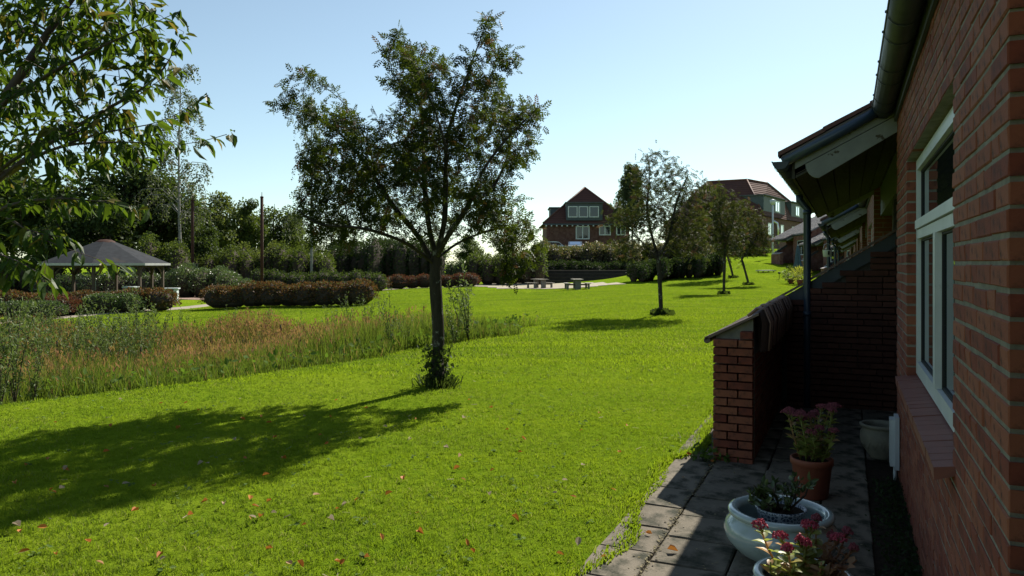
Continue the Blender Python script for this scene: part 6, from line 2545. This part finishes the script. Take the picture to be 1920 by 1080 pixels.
# cars behind the hedge
def car(px, py, D, label, paint, rz):
    x = (px - 960) / F * D
    ztop = EYE + (HOR - py) / F * D
    z0 = ztop - 1.62
    r = thing('parked_car', label, 'car', (x, D, z0), rz, 'cars parked behind the hedge')
    mb = MB()
    L, wd_ = 2.1, .88
    prof = [(-L, .28), (L, .28), (L, .62), (L - .15, .80), (.95, .92), (.35, 1.40), (-.2, 1.48), (-1.2, 1.45), (-1.75, 1.0), (-L, .9)]
    lo = [(p, -wd_, z) for p, z in prof]
    mb.prism(lo, (0, 2 * wd_, 0))
    o = mb.build('body', M[paint], r)
    mb = MB()
    for s in (-1, 1):
        mb.prism([(.75, s * (wd_ + .004), .98), (.30, s * (wd_ + .004), 1.36), (-1.1, s * (wd_ + .004), 1.39), (-1.55, s * (wd_ + .004), 1.0)], (0, s * .012, 0))
    mb.build('side_glass', M['glass'], r)
    mb = MB()
    mb.hexa([(.93, -.75, .95), (.93, .75, .95), (.38, .68, 1.385), (.38, -.68, 1.385), (.96, -.75, .955), (.96, .75, .955), (.41, .68, 1.395), (.41, -.68, 1.395)])
    mb.build('windscreen', M['glass'], r)
    mb = MB()
    mb.hexa([(-1.76, -.72, 1.02), (-1.76, .72, 1.02), (-1.24, .66, 1.42), (-1.24, -.66, 1.42), (-1.79, -.72, 1.03), (-1.79, .72, 1.03), (-1.27, .66, 1.435), (-1.27, -.66, 1.435)])
    mb.build('rear_glass', M['glass'], r)
    for sx in (-1.25, 1.3):
        for sy in (-1, 1):
            mb = MB()
            mb.tube([(sx, sy * (wd_ - .16), .31), (sx, sy * (wd_ + .02), .31)], .31, 14)
            mb.build('wheel', M['black'], r)
car(1040, 451, 98, 'pale blue white parked car showing its roof over the hedge', 'carwhite', .25)
car(1079, 451, 98, 'silver grey parked car showing its rear roof over the hedge', 'carsilver', 1.45)

# ------------------------------------------------------------------ small things on the terraces
def parasol():
    x, y = (1496 - 960) / F * 58, 58.
    z0 = max(0, hz(x, y))
    r = thing('parasol', 'closed blue grey parasol standing on a far terrace', 'parasol', (x, y, z0))
    mb = MB()
    mb.tube([(0, 0, 0), (0, 0, 2.45)], .03, 8)
    mb.build('pole', M['palegrey'], r)
    mb = MB()
    a = np.linspace(0, 2 * PI, 16, endpoint=False)
    rows_ = []
    for (rr_, z) in ((.05, 2.42), (.10, 2.2), (.15, 1.7), (.20, 1.1), (.30, .72)):
        q = rr_ * (1 + .28 * (np.arange(16) % 2 * 2 - 1))
        rows_.append(np.stack([np.cos(a) * q, np.sin(a) * q, np.full(16, z)], 1))
    V = np.concatenate(rows_)
    mb.add(V, [(i * 16 + k, i * 16 + (k + 1) % 16, (i + 1) * 16 + (k + 1) % 16, (i + 1) * 16 + k) for i in range(4) for k in range(16)], 0, .5)
    mb.build('canopy', M['parasol'], r)
    mb = MB()
    mb.lathe([(0, 0), (.28, 0), (.28, .06), (.05, .10), (0, .1)], 14)
    mb.build('base', M['concrete'], r)
parasol()

def leafy_pot(px, py, D, label, m, k):
    x = (px - 960) / F * D
    z0 = max(hz(x, D), 0)
    r = thing('potted_shrub', label, 'potted plant', (x, D, z0))
    mb = MB()
    mb.lathe([(0, 0), (.2 * k, 0), (.27 * k, .4 * k), (.24 * k, .4 * k), (0, .36 * k)], 14)
    mb.build('pot', M['terracotta'], r)
    mb = MB()
    n = 420
    v = unit(rng.normal(0, 1, (n, 3))) * rng.random((n, 1)) ** .4
    P = v * np.array([.6, .6, .5]) * k + np.array([0, 0, .75 * k])
    mb.scatter([(0, 0, 0), (.45, .1, .1), (1, 0, -.15), (.45, -.1, .1)], RHOMB_F, P, unit(v + np.array([0, 0, .2])), rng.normal(0, .5, (n, 3)) + np.array([0, 0, 1.]), rng.uniform(.15, .4, n) * k)
    mb.build('foliage', M[m], r)
leafy_pot(1501, 515, 50, 'yellow green leafy shrub in a pot at the edge of a far terrace', 'yellowplant', .95)
leafy_pot(1484, 518, 52, 'dark leafy shrub in a pot beside the yellow one', 'fargreen', .9)

# white bucket hanging on the second downpipe
bk = at(1551, 475, 15.0)
r = thing('bucket', 'white bucket with dark mark hanging below the second porch gutter', 'bucket', (bk.x, bk.y, bk.z - .07))
mb = MB()
mb.lathe([(0, 0), (.075, 0), (.088, .13), (.092, .135), (.086, .135), (.072, .01), (0, .012)], 20)
mb.build('pail', M['white'], r)
mb = MB()
mb.tube([(-.088, 0, .13), (-.06, 0, .24), (0, 0, .28), (.06, 0, .24), (.088, 0, .13)], .004, 5)
mb.build('handle', M['steel'], r)
mb = MB()
mb.tube([(0, 0, .28), (0, 0, .62)], .006, 5)
mb.build('chain', M['black'], r)
mb = MB()
a = np.linspace(-1.85, -1.4, 5)
mb.add(np.concatenate([np.stack([.0835 * np.cos(a), .0835 * np.sin(a), np.full(5, .04)], 1), np.stack([.0905 * np.cos(a), .0905 * np.sin(a), np.full(5, .115)], 1)]), [(i, i + 1, i + 6, i + 5) for i in range(4)], 0, .5)
mb.build('mark', M['black'], r)

# pale slab and garden lamp on the far lawn
g = gp(1436, 511)
r = thing('sun_bed', 'pale flat sun bed lying on the far lawn by the houses', 'sun bed', (g.x, g.y, g.z), .6)
mb = MB()
mb.box((-.9, -.35, .12), (.9, .35, .20))
mb.build('mattress', M['trim'], r)
for sx in (-.7, .7):
    for sy in (-.25, .25):
        mb = MB()
        mb.box((sx - .03, sy - .03, 0), (sx + .03, sy + .03, .118))
        mb.build('leg', M['wood'], r)
g = gp(1461, 524)
r = thing('garden_lamp', 'small dark garden lamp on a thin stake in the far lawn', 'garden lamp', g)
mb = MB()
mb.tube([(0, 0, 0), (0, 0, .42)], .02, 6)
mb.build('stake', M['black'], r)
mb = MB()
mb.lathe([(.06, .40), (.10, .43), (.12, .5), (.02, .56), (0, .56)], 10)
mb.build('lamp_head', M['black'], r)
